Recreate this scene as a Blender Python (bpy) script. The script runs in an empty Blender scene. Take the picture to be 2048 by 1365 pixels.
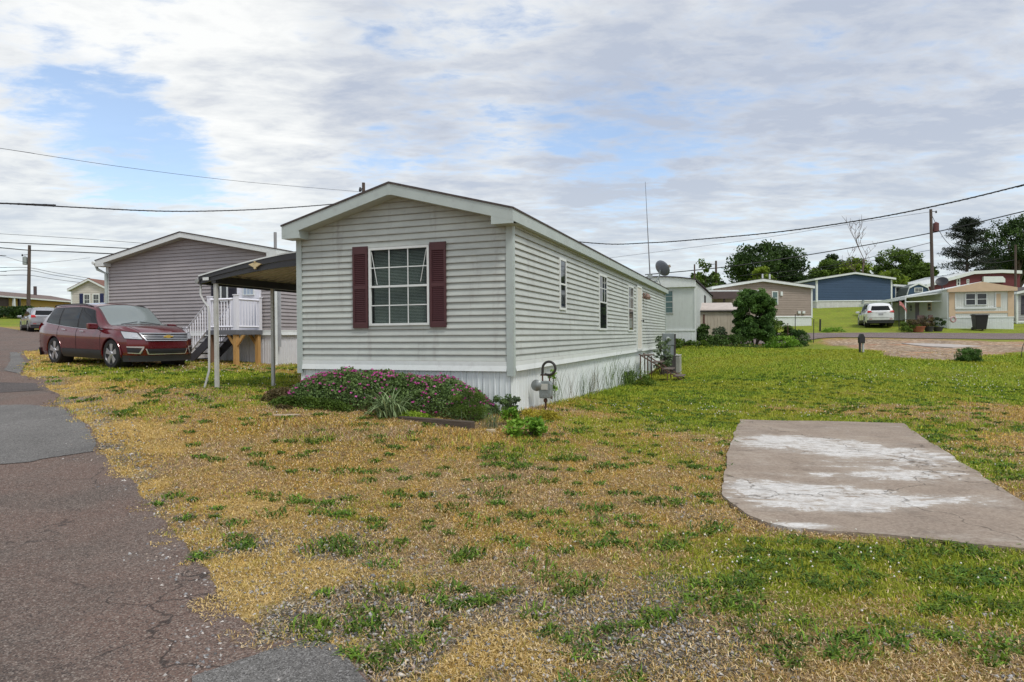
import bpy, math, random
import numpy as np
from mathutils import Vector, Matrix
from mathutils.geometry import delaunay_2d_cdt
C = bpy.context.scene
COL = C.collection
PI = math.pi
rng = np.random.default_rng(7)
random.seed(7)

# ---------------------------------------------------------------- camera
FPX = 1307.0                      # focal length in pixels of a 2048 wide frame
CAMZ = 1.6
pitch, roll = math.radians(-0.5), math.radians(0.42)
_f = Vector((0, math.cos(pitch), math.sin(pitch)))
_u0 = Vector((0, -math.sin(pitch), math.cos(pitch)))
_r0 = Vector((1, 0, 0))
_u = _u0*math.cos(roll) + _r0*math.sin(roll)
_r = _r0*math.cos(roll) - _u0*math.sin(roll)
cd = bpy.data.cameras.new('camera'); cam = bpy.data.objects.new('camera', cd); COL.objects.link(cam)
m = Matrix((_r, _u, -_f)).transposed().to_4x4(); m.translation = (0, 0, CAMZ)
cam.matrix_world = m
cd.sensor_width = 36; cd.lens = 36*FPX/2048; cd.clip_start = 0.1; cd.clip_end = 3000
C.camera = cam
C.view_settings.view_transform = 'Standard'; C.view_settings.look = 'None'
C.view_settings.exposure = 0.48; C.view_settings.gamma = 1

def ray(px, py): return _f + _r*((px-1024)/FPX) - _u*((py-682.5)/FPX)
def at(px, py, Y):
    """the place point seen at that pixel of the photograph, Y metres ahead"""
    d = ray(px, py); return Vector((d.x/d.y*Y, Y, CAMZ + d.z/d.y*Y))

# ---------------------------------------------------------------- sun and sky
SUN_EL, SUN_AZ = math.radians(56), math.radians(142)       # azimuth clockwise from +Y
sd = bpy.data.lights.new('sun', 'SUN'); sd.energy = 1.5; sd.angle = math.radians(14); sd.color = (1, .96, .9)
sun = bpy.data.objects.new('sun', sd); COL.objects.link(sun)
sdir = Vector((math.sin(SUN_AZ)*math.cos(SUN_EL), math.cos(SUN_AZ)*math.cos(SUN_EL), math.sin(SUN_EL)))
sun.rotation_euler = sdir.to_track_quat('Z', 'Y').to_euler()

def node(nt, t, ins=None, **kw):
    n = nt.nodes.new(t)
    for k, v in kw.items(): setattr(n, k, v)
    for k, v in (ins or {}).items():
        if isinstance(v, bpy.types.NodeSocket): nt.links.new(v, n.inputs[k])
        else: n.inputs[k].default_value = v
    return n
def math_(nt, op, a, b=0.0, c=None, clamp=False):
    n = nt.nodes.new('ShaderNodeMath'); n.operation = op; n.use_clamp = clamp
    for i, v in enumerate((a, b) if c is None else (a, b, c)):
        if isinstance(v, bpy.types.NodeSocket): nt.links.new(v, n.inputs[i])
        else: n.inputs[i].default_value = v
    return n.outputs[0]
def ramp(nt, fac, stops, interp='LINEAR'):
    n = nt.nodes.new('ShaderNodeValToRGB'); n.color_ramp.interpolation = interp
    e = n.color_ramp.elements
    while len(e) < len(stops): e.new(0.5)
    for el, (p, c) in zip(e, stops):
        el.position = p; el.color = (*c, 1) if len(c) == 3 else c
    nt.links.new(fac, n.inputs[0]); return n.outputs[0]
def mixc(nt, fac, a, b, mode='MIX'):
    n = nt.nodes.new('ShaderNodeMix'); n.data_type = 'RGBA'; n.blend_type = mode
    for i, v in ((0, fac), (6, a), (7, b)):
        if isinstance(v, bpy.types.NodeSocket): nt.links.new(v, n.inputs[i])
        elif i == 0: n.inputs[0].default_value = v
        else: n.inputs[i].default_value = (*v, 1)
    return n.outputs[2]
def sstep(nt, v, a, b):
    n = node(nt, 'ShaderNodeMapRange', {1: a, 2: b, 3: 0.0, 4: 1.0}, interpolation_type='SMOOTHSTEP')
    nt.links.new(v, n.inputs[0]); return n.outputs[0]

W = bpy.data.worlds.new('World'); C.world = W; W.use_nodes = True
nt = W.node_tree; nt.nodes.clear()
tc = nt.nodes.new('ShaderNodeTexCoord')
sep = node(nt, 'ShaderNodeSeparateXYZ', {0: tc.outputs['Generated']})
zz = math_(nt, 'ADD', math_(nt, 'MAXIMUM', sep.outputs[2], 0.0), 0.10)
pl = node(nt, 'ShaderNodeCombineXYZ', {0: math_(nt, 'DIVIDE', sep.outputs[0], zz), 1: math_(nt, 'DIVIDE', sep.outputs[1], zz), 2: 0.0})
# streaky layer, drawn out along the wind
mp = node(nt, 'ShaderNodeMapping', {0: pl.outputs[0], 'Rotation': (0, 0, math.radians(-38)), 'Scale': (.72, 1.15, 1), 'Location': (3.1, 1.7, 0)})
n1 = node(nt, 'ShaderNodeTexNoise', {'Vector': mp.outputs[0], 'Scale': 1.7, 'Detail': 10.0, 'Roughness': 0.60, 'Distortion': .35})
mp2 = node(nt, 'ShaderNodeMapping', {0: pl.outputs[0], 'Rotation': (0, 0, math.radians(-30)), 'Scale': (.8, 1.3, 1), 'Location': (7.3, -4.2, 0)})
n2 = node(nt, 'ShaderNodeTexNoise', {'Vector': mp2.outputs[0], 'Scale': 4.6, 'Detail': 9.0, 'Roughness': 0.62, 'Distortion': .25})
n5 = node(nt, 'ShaderNodeTexNoise', {'Vector': mp.outputs[0], 'Scale': 12.0, 'Detail': 7.0, 'Roughness': 0.6, 'Distortion': .4})
n3 = node(nt, 'ShaderNodeTexNoise', {'Vector': mp.outputs[0], 'Scale': .75, 'Detail': 5.0, 'Roughness': 0.5, 'Distortion': .2, })
def blob(px, py, deg, amp):
    d = ray(px, py).normalized()
    v = node(nt, 'ShaderNodeVectorMath', {0: tc.outputs['Generated'], 1: tuple(d)}, operation='DOT_PRODUCT')
    return math_(nt, 'MULTIPLY', sstep(nt, v.outputs['Value'], math.cos(math.radians(deg)), math.cos(math.radians(deg*.15))), amp)
hole = None
for b in [(230, 265, 8, .34), (340, 300, 6, .24), (420, 335, 5, .14), (130, 225, 5, .18), (30, 108, 4.5, .30), (230, 360, 5, .16), (250, 80, 6, .08), (700, 310, 5, .22), (1230, 290, 8, .20), (900, 250, 6, .14), (1050, 150, 5, .10), (700, 110, 5, .12), (1480, 200, 7, .10),
          (560, 130, 9, -.16), (440, 190, 8, -.2), (90, 30, 7, -.2), (560, 280, 8, -.2), (60, 330, 6, -.12), (400, 60, 9, -.12), (120, 150, 5, -.15), (170, 420, 8, -.15)]:
    s = blob(*b); hole = s if hole is None else math_(nt, 'ADD', hole, s)
cov = math_(nt, 'SUBTRACT', math_(nt, 'ADD', math_(nt, 'MULTIPLY', n1.outputs[0], 1.2), math_(nt, 'ADD', math_(nt, 'MULTIPLY', n2.outputs[0], 1.5), math_(nt, 'MULTIPLY', n5.outputs[0], .55))), hole)
cover = math_(nt, 'ADD', math_(nt, 'MULTIPLY', sstep(nt, cov, 1.10, 1.66), .84), .13)
veil = None
for b in [(700, 170, 13, .10), (1250, 260, 11, .16), (1250, 330, 12, .08), (1500, 60, 16, .06), (1850, 150, 16, .13), (1700, 300, 14, .05),
          (300, 150, 14, -.16), (560, 330, 12, -.14), (60, 40, 10, -.16), (500, 20, 12, -.12), (950, 110, 8, -.08), (150, 430, 12, -.12), (600, 440, 10, -.08)]:
    s = blob(*b); veil = s if veil is None else math_(nt, 'ADD', veil, s)
dens = math_(nt, 'ADD', math_(nt, 'ADD', math_(nt, 'MULTIPLY', n2.outputs[0], .85), math_(nt, 'MULTIPLY', n1.outputs[0], .85)), math_(nt, 'SUBTRACT', math_(nt, 'MULTIPLY', veil, .62), .34))
ccol = ramp(nt, dens, [(.26, (.72, .725, .715)), (.42, (.61, .625, .635)), (.56, (.48, .505, .55)), (.72, (.37, .41, .49))])
hz = sstep(nt, sep.outputs[2], .30, .0)
ccol = mixc(nt, math_(nt, 'MULTIPLY', hz, .55), ccol, (.54, .60, .62))
sky = node(nt, 'ShaderNodeTexSky', sky_type='NISHITA', sun_disc=False, sun_elevation=SUN_EL, sun_rotation=SUN_AZ, air_density=1.0, dust_density=1.2, ozone_density=1.5)
bs = node(nt, 'ShaderNodeBackground', {0: sky.outputs[0], 1: 0.15})
bc = node(nt, 'ShaderNodeBackground', {0: ccol, 1: 1.0})
cover2 = math_(nt, 'MAXIMUM', cover, sstep(nt, sep.outputs[2], .12, .02))
mx = node(nt, 'ShaderNodeMixShader', {0: cover2, 1: bs.outputs[0], 2: bc.outputs[0]})
wo = node(nt, 'ShaderNodeOutputWorld', {0: mx.outputs[0]})

# ---------------------------------------------------------------- lie of the land
CP = [(0,0,0),(-3,3,0),(3,3,0),(7,4,0),(10,8,0),(-3,6,.02),(0,7,.06),(3,8,.02),(-20,-25,0),(25,-25,0),(0,-20,0),(14,12,.02),
      (0,10.85,.30),(-4,12.3,.50),(-8,6,.08),(-10,12,.42),(-16,4,.2),(4.1,11.9,0),(6.9,11.7,0),(3.5,16,.04)]
for px, py, Y in [(1067,818,11.9),(1155,798,14.9),(1269,767,22.1),(1345,745,26),(1390,691,33),(1500,694,35),(1600,690,36),(1723,706,28),
        (1938,724,24),(1930,737,22),(1938,772,19.5),(2048,735,22),(2048,772,19.5),(1500,752,21.5),(1640,677,37),(2048,680,36),(1640,667,44),(2048,668,42),
        (1750,656,48),(1960,656,46),(2048,656,46),(1700,614,72),(1525,654,52),(1630,641,58),(224,736.5,17.3),(110,727,18.9),(347,729.5,18.8),
        (557,730,20.3),(431,776,13),(548,775,14.6),(45,705,25),(77,662,48),(0,657,50),(0,633,75),(142,632,85),(1450,722,27)]:
    CP.append(tuple(at(px, py, Y)))
CP += [(0,45,1.7),(0,75,4.2),(-110,60,4.5),(110,60,4.5),(-80,110,6),(0,110,6),(90,110,6.2),(60,0,.6),(-60,0,1.2)]
CP = np.array(CP, float)
def _rbf_fit():
    P = CP[:, :2]; n = len(P)
    D = np.sqrt(((P[:, None]-P[None])**2).sum(-1) + 1.5**2)
    A = np.zeros((n+3, n+3)); A[:n, :n] = D + np.eye(n)*-.12; A[:n, n:] = np.c_[np.ones(n), P]; A[n:, :n] = A[:n, n:].T
    return np.linalg.solve(A, np.r_[CP[:, 2], 0, 0, 0])
_wt = _rbf_fit()
def H(X, Y):
    X = np.asarray(X, float); Y = np.asarray(Y, float); sh = X.shape
    x = X.ravel(); y = Y.ravel(); out = np.empty(len(x))
    for i in range(0, len(x), 20000):
        a = x[i:i+20000]; b = y[i:i+20000]
        D = np.sqrt((a[:, None]-CP[None, :, 0])**2 + (b[:, None]-CP[None, :, 1])**2 + 1.5**2)
        out[i:i+20000] = D@_wt[:-3] + _wt[-3] + _wt[-2]*a + _wt[-1]*b
    r = np.hypot(x, y-20); k = np.clip((r-95)/60, 0, 1); k = k*k*(3-2*k)
    base = np.where(y > 0, 6.0, .5)
    out = np.clip(out, -.8, 7.5)*(1-k) + base*k
    return out.reshape(sh)
def h1(x, y): return float(H(np.array([x]), np.array([y]))[0])
def gp(px, py, y0=1.5, y1=130):
    """where the sight line through a pixel meets the ground"""
    Y = np.exp(np.linspace(math.log(y0), math.log(y1), 1500)); d = ray(px, py)
    X = d.x/d.y*Y; Z = CAMZ + d.z/d.y*Y; g = H(X, Y)
    i = np.argmax(Z <= g)
    if Z[i] > g[i]: i = len(Y)-1
    if i > 0:
        a = Z[i-1]-g[i-1]; b = Z[i]-g[i]; t = a/(a-b) if a != b else 0
        yy = Y[i-1]+(Y[i]-Y[i-1])*t
    else: yy = Y[0]
    x = d.x/d.y*yy; return Vector((x, yy, h1(x, yy)))

# ---------------------------------------------------------------- object helpers
def tag(o, label=None, cat=None, group=None, kind=None):
    if label: o['label'] = label
    if cat: o['category'] = cat
    if group: o['group'] = group
    if kind: o['kind'] = kind
    return o
def thing(name, label, cat, loc=(0, 0, 0), rz=0, group=None, rot=None):
    o = bpy.data.objects.new(name, None); COL.objects.link(o)
    o.empty_display_size = .2
    o.location = loc; o.rotation_euler = rot if rot else (0, 0, rz)
    return tag(o, label, cat, group)
def copy_tree(o, parent=None):
    c = o.copy(); COL.objects.link(c); c.parent = parent
    for ch in list(o.children): copy_tree(ch, c)
    return c
class MB:
    def __init__(s, M=None): s.v = []; s.f = []; s.M = M
    def V(s, *p):
        p = Vector(p) if s.M is None else s.M @ Vector(p)
        s.v.append(tuple(p)); return len(s.v)-1
    def poly(s, pts): s.f.append([s.V(*p) for p in pts])
    def quad(s, a, b, c, d): s.poly((a, b, c, d))
    def box(s, x0, x1, y0, y1, z0, z1):
        i = [s.V(x, y, z) for z in (z0, z1) for y in (y0, y1) for x in (x0, x1)]
        for q in ((0,2,3,1),(4,5,7,6),(0,1,5,4),(2,6,7,3),(0,4,6,2),(1,3,7,5)): s.f.append([i[k] for k in q])
        return s
    def prism(s, pts, ax, a, b):
        """polygon in the two axes other than ax, stretched a..b along ax"""
        def mk(p, t):
            l = list(p); l.insert(ax, t); return l
        A = [s.V(*mk(p, a)) for p in pts]; B = [s.V(*mk(p, b)) for p in pts]
        s.f.append(A[::-1]); s.f.append(B); n = len(pts)
        for k in range(n): s.f.append([A[k], A[(k+1) % n], B[(k+1) % n], B[k]])
        return s
    def tube(s, pts, r, n=8, cap=True):
        pts = [Vector(p) for p in pts]; rs = r if hasattr(r, '__len__') else [r]*len(pts)
        rings = []; up = None
        for i, p in enumerate(pts):
            t = (pts[min(i+1, len(pts)-1)]-pts[max(i-1, 0)]).normalized()
            if up is None:
                up = Vector((0, 0, 1)) if abs(t.z) < .9 else Vector((1, 0, 0))
            a = t.cross(up)
            if a.length < 1e-4: a = t.cross(Vector((0, 1, .3)))
            a.normalize(); b = a.cross(t).normalized(); up = b
            rings.append([s.V(*(p + a*math.cos(2*PI*k/n)*rs[i] + b*math.sin(2*PI*k/n)*rs[i])) for k in range(n)])
        for A, B in zip(rings, rings[1:]):
            for k in range(n): s.f.append([A[k], A[(k+1) % n], B[(k+1) % n], B[k]])
        if cap: s.f.append(rings[0][::-1]); s.f.append(rings[-1])
        return s
    def lathe(s, prof, n=20, c=(0, 0, 0), ax=2):
        """prof: (radius, height) pairs round axis ax"""
        rings = []
        for r, h in prof:
            R = []
            for k in range(n):
                a = 2*PI*k/n; p = [r*math.cos(a), r*math.sin(a)]; p.insert(ax, h)
                R.append(s.V(p[0]+c[0], p[1]+c[1], p[2]+c[2]))
            rings.append(R)
        for A, B in zip(rings, rings[1:]):
            for k in range(n): s.f.append([A[k], A[(k+1) % n], B[(k+1) % n], B[k]])
        s.f.append(rings[0][::-1]); s.f.append(rings[-1]); return s
    def obj(s, name, mat, parent=None, smooth=False, bevel=0, label=None):
        me = bpy.data.meshes.new(name); me.from_pydata(s.v, [], s.f); me.validate()
        import bmesh
        bm = bmesh.new(); bm.from_mesh(me); bmesh.ops.recalc_face_normals(bm, faces=bm.faces); bm.to_mesh(me); bm.free()
        return link(name, me, mat, parent, smooth, bevel, label)
def link(name, me, mat, parent=None, smooth=False, bevel=0, label=None):
    me.materials.append(mat)
    if smooth:
        for p in me.polygons: p.use_smooth = True
        if hasattr(me, 'set_sharp_from_angle'): me.set_sharp_from_angle(angle=math.radians(40))
    o = bpy.data.objects.new(name, me); COL.objects.link(o)
    if parent: o.parent = parent
    if bevel:
        b = o.modifiers.new('bevel', 'BEVEL'); b.width = bevel; b.segments = 2; b.limit_method = 'ANGLE'; b.angle_limit = math.radians(35)
    if label: o['label'] = label
    return o
def npmesh(name, V, F, mat, parent=None, attrs=None, smooth=False):
    """V (n,3), F (m,k) with equal k; attrs {name: per-vertex floats}"""
    V = np.ascontiguousarray(V, np.float32); F = np.ascontiguousarray(F, np.int32)
    me = bpy.data.meshes.new(name); k = F.shape[1]
    me.vertices.add(len(V)); me.vertices.foreach_set('co', V.ravel())
    me.loops.add(F.size); me.loops.foreach_set('vertex_index', F.ravel())
    me.polygons.add(len(F)); me.polygons.foreach_set('loop_start', np.arange(0, F.size, k, dtype=np.int32))
    me.polygons.foreach_set('loop_total', np.full(len(F), k, np.int32))
    if smooth: me.polygons.foreach_set('use_smooth', np.ones(len(F), bool))
    me.update(calc_edges=True)
    for a, v in (attrs or {}).items():
        v = np.asarray(v, np.float32)
        if v.ndim == 1: me.attributes.new(a, 'FLOAT', 'POINT').data.foreach_set('value', v)
        else: me.attributes.new(a, 'FLOAT_COLOR', 'POINT').data.foreach_set('color', np.c_[v, np.ones(len(v))].astype(np.float32).ravel())
    me.materials.append(mat)
    o = bpy.data.objects.new(name, me); COL.objects.link(o)
    if parent: o.parent = parent
    return o

# ---------------------------------------------------------------- materials
def newmat(name):
    m = bpy.data.materials.new(name); m.use_nodes = True; nt = m.node_tree; nt.nodes.clear()
    out = nt.nodes.new('ShaderNodeOutputMaterial'); b = nt.nodes.new('ShaderNodeBsdfPrincipled')
    nt.links.new(b.outputs[0], out.inputs[0]); return m, nt, b
def objco(nt, scale=(1, 1, 1), rot=(0, 0, 0)):
    t = nt.nodes.new('ShaderNodeTexCoord')
    return node(nt, 'ShaderNodeMapping', {0: t.outputs['Object'], 'Scale': scale, 'Rotation': rot}).outputs[0]
def setb(b, rough=.6, metal=0, spec=None):
    b.inputs['Roughness'].default_value = rough; b.inputs['Metallic'].default_value = metal
    if spec is not None: b.inputs['Specular IOR Level'].default_value = spec
_mats = {}
def M_(name, col, rough=.6, metal=0, var=.12, scale=3.0, stretch=(1, 1, 1), bump=0, bscale=60, spec=None, coat=0, dirt=None, dirt_amt=.3):
    if name in _mats: return _mats[name]
    m, nt, b = newmat(name); setb(b, rough, metal, spec)
    co = objco(nt, stretch)
    n = node(nt, 'ShaderNodeTexNoise', {'Vector': co, 'Scale': scale, 'Detail': 6.0, 'Roughness': .6})
    c = ramp(nt, n.outputs[0], [(.3, tuple(max(0, x*(1-var)) for x in col)), (.7, tuple(min(1, x*(1+var)) for x in col))])
    if dirt:
        n2 = node(nt, 'ShaderNodeTexNoise', {'Vector': co, 'Scale': scale*2.3, 'Detail': 8.0, 'Roughness': .7})
        c = mixc(nt, math_(nt, 'MULTIPLY', sstep(nt, n2.outputs[0], .5, .72), dirt_amt), c, dirt)
    nt.links.new(c, b.inputs['Base Color'])
    if bump:
        n3 = node(nt, 'ShaderNodeTexNoise', {'Vector': co, 'Scale': bscale, 'Detail': 3.0})
        bp = node(nt, 'ShaderNodeBump', {'Height': n3.outputs[0], 'Strength': bump, 'Distance': .01}); nt.links.new(bp.outputs[0], b.inputs['Normal'])
    if coat: b.inputs['Coat Weight'].default_value = coat; b.inputs['Coat Roughness'].default_value = .04
    _mats[name] = m; return m
def siding_mat(name, col, row, z0, dirt=(.16, .12, .11), amt=.28, mott=.09):
    m, nt, b = newmat(name); setb(b, .5)
    t = nt.nodes.new('ShaderNodeTexCoord'); sp = node(nt, 'ShaderNodeSeparateXYZ', {0: t.outputs['Object']})
    st = node(nt, 'ShaderNodeMapping', {0: t.outputs['Object'], 'Scale': (1, 1, 2.5)})
    n = node(nt, 'ShaderNodeTexNoise', {'Vector': st.outputs[0], 'Scale': 1.6, 'Detail': 9.0, 'Roughness': .68})
    c = ramp(nt, n.outputs[0], [(.3, tuple(x*(1-mott) for x in col)), (.7, tuple(min(1, x*(1+mott)) for x in col))])
    # soft grain of embossed vinyl; each lap band paints grime and lip shadow together
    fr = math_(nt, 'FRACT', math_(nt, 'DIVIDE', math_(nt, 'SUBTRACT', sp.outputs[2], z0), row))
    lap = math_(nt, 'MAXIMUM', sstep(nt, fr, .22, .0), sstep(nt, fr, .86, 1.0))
    rowi = math_(nt, 'FLOOR', math_(nt, 'DIVIDE', math_(nt, 'SUBTRACT', sp.outputs[2], z0), row))
    rr = node(nt, 'ShaderNodeTexWhiteNoise', {'W': rowi}, noise_dimensions='1D').outputs[0]
    pan = math_(nt, 'FLOOR', math_(nt, 'ADD', math_(nt, 'DIVIDE', math_(nt, 'ADD', sp.outputs[0], sp.outputs[1]), 3.66), math_(nt, 'MULTIPLY', rr, 9.0)))
    wn_ = node(nt, 'ShaderNodeTexWhiteNoise', {'Vector': node(nt, 'ShaderNodeCombineXYZ', {0: rowi, 1: pan}).outputs[0]}).outputs[0]
    c = mixc(nt, 1.0, c, ramp(nt, wn_, [(0, (.94, .94, .94)), (1, (1.04, 1.04, 1.03))]), 'MULTIPLY')
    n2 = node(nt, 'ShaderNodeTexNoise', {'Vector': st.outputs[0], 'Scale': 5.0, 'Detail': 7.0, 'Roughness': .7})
    c = mixc(nt, math_(nt, 'MULTIPLY', math_(nt, 'MULTIPLY', lap, n2.outputs[0]), amt*2), c, dirt)  # dirt colour here also carries the painted shadow line under each lip
    st3 = node(nt, 'ShaderNodeMapping', {0: t.outputs['Object'], 'Scale': (3, 3, .35)})
    n3 = node(nt, 'ShaderNodeTexNoise', {'Vector': st3.outputs[0], 'Scale': 1.5, 'Detail': 7.0, 'Roughness': .7})
    c = mixc(nt, math_(nt, 'MULTIPLY', sstep(nt, n3.outputs[0], .52, .75), amt), c, dirt)
    nt.links.new(c, b.inputs['Base Color'])
    stg = node(nt, 'ShaderNodeMapping', {0: t.outputs['Object'], 'Scale': (4, 4, 60)})
    g = node(nt, 'ShaderNodeTexNoise', {'Vector': stg.outputs[0], 'Scale': 3.0, 'Detail': 4.0})
    bp = node(nt, 'ShaderNodeBump', {'Height': g.outputs[0], 'Strength': .12, 'Distance': .004}); nt.links.new(bp.outputs[0], b.inputs['Normal'])
    return m
def leaf_mat(name, dark, light, rough=.55, trans=.25, third=None):
    """leaf colour from the per-leaf 'tint' attribute"""
    m, nt, b = newmat(name); setb(b, rough, 0, .3)
    a = node(nt, 'ShaderNodeAttribute', attribute_name='tint')
    stops = [(0, dark), (1, light)] if third is None else [(0, dark), (.85, light), (1, third)]
    c = ramp(nt, a.outputs['Fac'], stops); nt.links.new(c, b.inputs['Base Color'])
    tr = node(nt, 'ShaderNodeBsdfTranslucent', {0: c}); mx = node(nt, 'ShaderNodeMixShader', {0: trans, 1: b.outputs[0], 2: tr.outputs[0]})
    nt.links.new(mx.outputs[0], nt.nodes['Material Output'].inputs[0]); return m
def col_mat(name, rough=.7, trans=.2):
    m, nt, b = newmat(name); setb(b, rough, 0, .25)
    a = node(nt, 'ShaderNodeAttribute', attribute_name='col'); nt.links.new(a.outputs['Color'], b.inputs['Base Color'])
    if trans:
        tr = node(nt, 'ShaderNodeBsdfTranslucent', {0: a.outputs['Color']}); mx = node(nt, 'ShaderNodeMixShader', {0: trans, 1: b.outputs[0], 2: tr.outputs[0]})
        nt.links.new(mx.outputs[0], nt.nodes['Material Output'].inputs[0])
    return m
def glass_mat(name, tint=(.02, .022, .025), rough=.03, clear=0.0, spec=.6):
    m, nt, b = newmat(name); setb(b, rough, 0, spec); b.inputs['Base Color'].default_value = (*tint, 1)
    if clear:
        tr = node(nt, 'ShaderNodeBsdfTransparent', {0: (.75, .8, .8, 1)}); mx = node(nt, 'ShaderNodeMixShader', {0: clear, 1: b.outputs[0], 2: tr.outputs[0]})
        nt.links.new(mx.outputs[0], nt.nodes['Material Output'].inputs[0])
    return m

WHITE = M_('white_trim', (.70, .735, .725), .45, var=.05, dirt=(.35, .34, .32), dirt_amt=.25)
GTRIM = M_('grey_trim', (.43, .49, .47), .45, var=.06, dirt=(.28, .27, .26), dirt_amt=.3)
PVC = M_('white_vinyl', (.78, .78, .84), .35, var=.03)
GLASS = glass_mat('dark_glass'); CLEAR = glass_mat('window_glass', (.02, .02, .02), .02, .84)
TEAL = glass_mat('greenish_glass', (.10, .16, .16), .05)
BLACK = M_('black_paint', (.018, .018, .022), .45, var=.1)
RUST = M_('rusty_iron', (.10, .05, .035), .8, var=.4, scale=20)
STEEL = M_('grey_steel', (.33, .37, .37), .45, .3, var=.15, scale=12)
CHROME = M_('chrome', (.62, .63, .65), .18, .65, var=.03)
WOODPOLE = M_('weathered_pole_wood', (.095, .07, .058), .9, var=.3, scale=9, stretch=(1, 1, .15))
WIRE = M_('black_cable', (.02, .02, .024), .6)

# ---------------------------------------------------------------- numeric helpers
def vnoise(x, y, s, seed=0, oct=4):
    out = 0; amp = 1; tot = 0
    for o in range(oct):
        g = np.random.default_rng(seed*31+o).random((256, 256)); u = x/s*2**o + 37.3*o; v = y/s*2**o + 11.7*o
        iu = np.floor(u).astype(int); iv = np.floor(v).astype(int); fu = u-iu; fv = v-iv
        fu = fu*fu*(3-2*fu); fv = fv*fv*(3-2*fv); iu %= 256; iv %= 256; ju = (iu+1) % 256; jv = (iv+1) % 256
        out = out + amp*((g[iu, iv]*(1-fu)+g[ju, iv]*fu)*(1-fv) + (g[iu, jv]*(1-fu)+g[ju, jv]*fu)*fv); tot += amp; amp *= .55
    return out/tot
def inpoly(x, y, P):
    r = np.zeros(len(x), bool); n = len(P)
    for i in range(n):
        x1, y1 = P[i][:2]; x2, y2 = P[(i+1) % n][:2]
        if y1 == y2: continue
        c = ((y1 > y) != (y2 > y)) & (x < (x2-x1)*(y-y1)/(y2-y1)+x1); r ^= c
    return r
def pdist(x, y, P, closed=False):
    d = np.full(len(x), 1e9); n = len(P)
    for i in range(n if closed else n-1):
        ax, ay = P[i][:2]; bx, by = P[(i+1) % n][:2]; dx, dy = bx-ax, by-ay; L = dx*dx+dy*dy+1e-9
        t = np.clip(((x-ax)*dx+(y-ay)*dy)/L, 0, 1); d = np.minimum(d, np.hypot(x-ax-t*dx, y-ay-t*dy))
    return d
def sm(v, a, b):
    t = np.clip((v-a)/(b-a), 0, 1); return t*t*(3-2*t)
def densify(P, step, wob=0, seed=1, closed=True):
    out = []; n = len(P)
    for i in range(n if closed else n-1):
        a = Vector(P[i][:2]); b = Vector(P[(i+1) % n][:2]); k = max(1, int((b-a).length/step))
        for j in range(k): out.append(a.lerp(b, j/k))
    if wob:
        A = np.array(out); out = [Vector((p[0]+(u-.5)*2*wob, p[1]+(v-.5)*2*wob)) for p, u, v in zip(A, vnoise(A[:,0], A[:,1], .5, seed, 4), vnoise(A[:,0], A[:,1], .5, seed+5, 4))]
    return out
def drape(name, poly, step, dz, mat, skirt=0, cat=None):
    xs = [p[0] for p in poly]; ys = [p[1] for p in poly]
    gx, gy = np.meshgrid(np.arange(min(xs), max(xs), step), np.arange(min(ys), max(ys), step)); gx = gx.ravel(); gy = gy.ravel()
    k = inpoly(gx, gy, poly) & (pdist(gx, gy, poly, True) > step*.45)
    pts = [Vector(p) for p in poly] + [Vector((a, b)) for a, b in zip(gx[k], gy[k])]; n = len(poly)
    vs, es, fs, *_ = delaunay_2d_cdt(pts, [(i, (i+1) % n) for i in range(n)], [], 1, 1e-5)
    V = np.array([(p.x, p.y) for p in vs]); Z = H(V[:, 0], V[:, 1])+dz
    verts = [(a, b, c) for (a, b), c in zip(V, Z)]; faces = [list(f) for f in fs]
    if skirt:
        cnt = {}
        for f in faces:
            for i in range(3):
                e = (f[i], f[(i+1) % 3]); cnt[tuple(sorted(e))] = cnt.get(tuple(sorted(e)), []) + [e]
        low = {}
        def lo(i):
            if i not in low: low[i] = len(verts); verts.append((verts[i][0], verts[i][1], verts[i][2]-skirt))
            return low[i]
        for k, e in cnt.items():
            if len(e) == 1: a, b = e[0]; faces.append([b, a, lo(a), lo(b)])
    me = bpy.data.meshes.new(name); me.from_pydata(verts, [], faces); me.update()
    return tag(link(name, me, mat), kind='structure')

# ---------------------------------------------------------------- outlines on the ground
edge_px = [(745,1364),(660,1290),(610,1278),(520,1296),(515,1250),(430,1190),(418,1150),(370,1095),(330,1050),(290,1000),(262,960),(222,930),(205,905),(188,860),(160,840),(130,815),
           (105,812),(118,790),(88,772),(98,762),(42,752),(45,735),(62,722),(45,705),(90,699)]
RE = [(1.6, -12), (.6, -2), (-.15, 1.5)] + [tuple(gp(*p)[:2]) for p in edge_px]
RE += [(-12.2, 24.4), (-10.3, 28.5), (-10.5, 34)]
LEFTFAR = [(-14, 37), tuple(gp(85, 665)[:2]), tuple(gp(45, 662)[:2]), tuple(gp(0, 654.5)[:2]), (-60, 53), (-60, 20), (-26, 10), (-12, -12)]
ROAD = densify(RE, .09, .09, 3, False) + [Vector(p) for p in LEFTFAR]
PAD_PX = [(1479,843),(1640,846),(1806,851),(1900,915)]
PADV = [tuple(gp(*p)[:2]) for p in PAD_PX]
e2 = gp(2047, 1010); b1 = gp(2047, 1106)
_c = gp(1806, 851); _d = Vector((e2.x-_c.x, e2.y-_c.y)).normalized()
PADV += [tuple(e2[:2]), (e2.x+_d.x*1.45, e2.y+_d.y*1.45), tuple(b1[:2])] + [tuple(gp(*p)[:2]) for p in [(1900,1092),(1770,1078),(1640,1070),(1575,1063),(1535,1053),(1500,1038),(1470,1017),(1450,998),(1441,975),(1448,930),(1466,880)]]
PAD = densify(PADV, .08, .055, 9)
DIRT = [tuple(gp(*p)[:2]) for p in [(1665,686),(1700,679),(1850,680),(2000,684),(2100,690),(2048,703),(1960,712),(1900,720),(1790,716),(1760,705),(1690,695)]]
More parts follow.
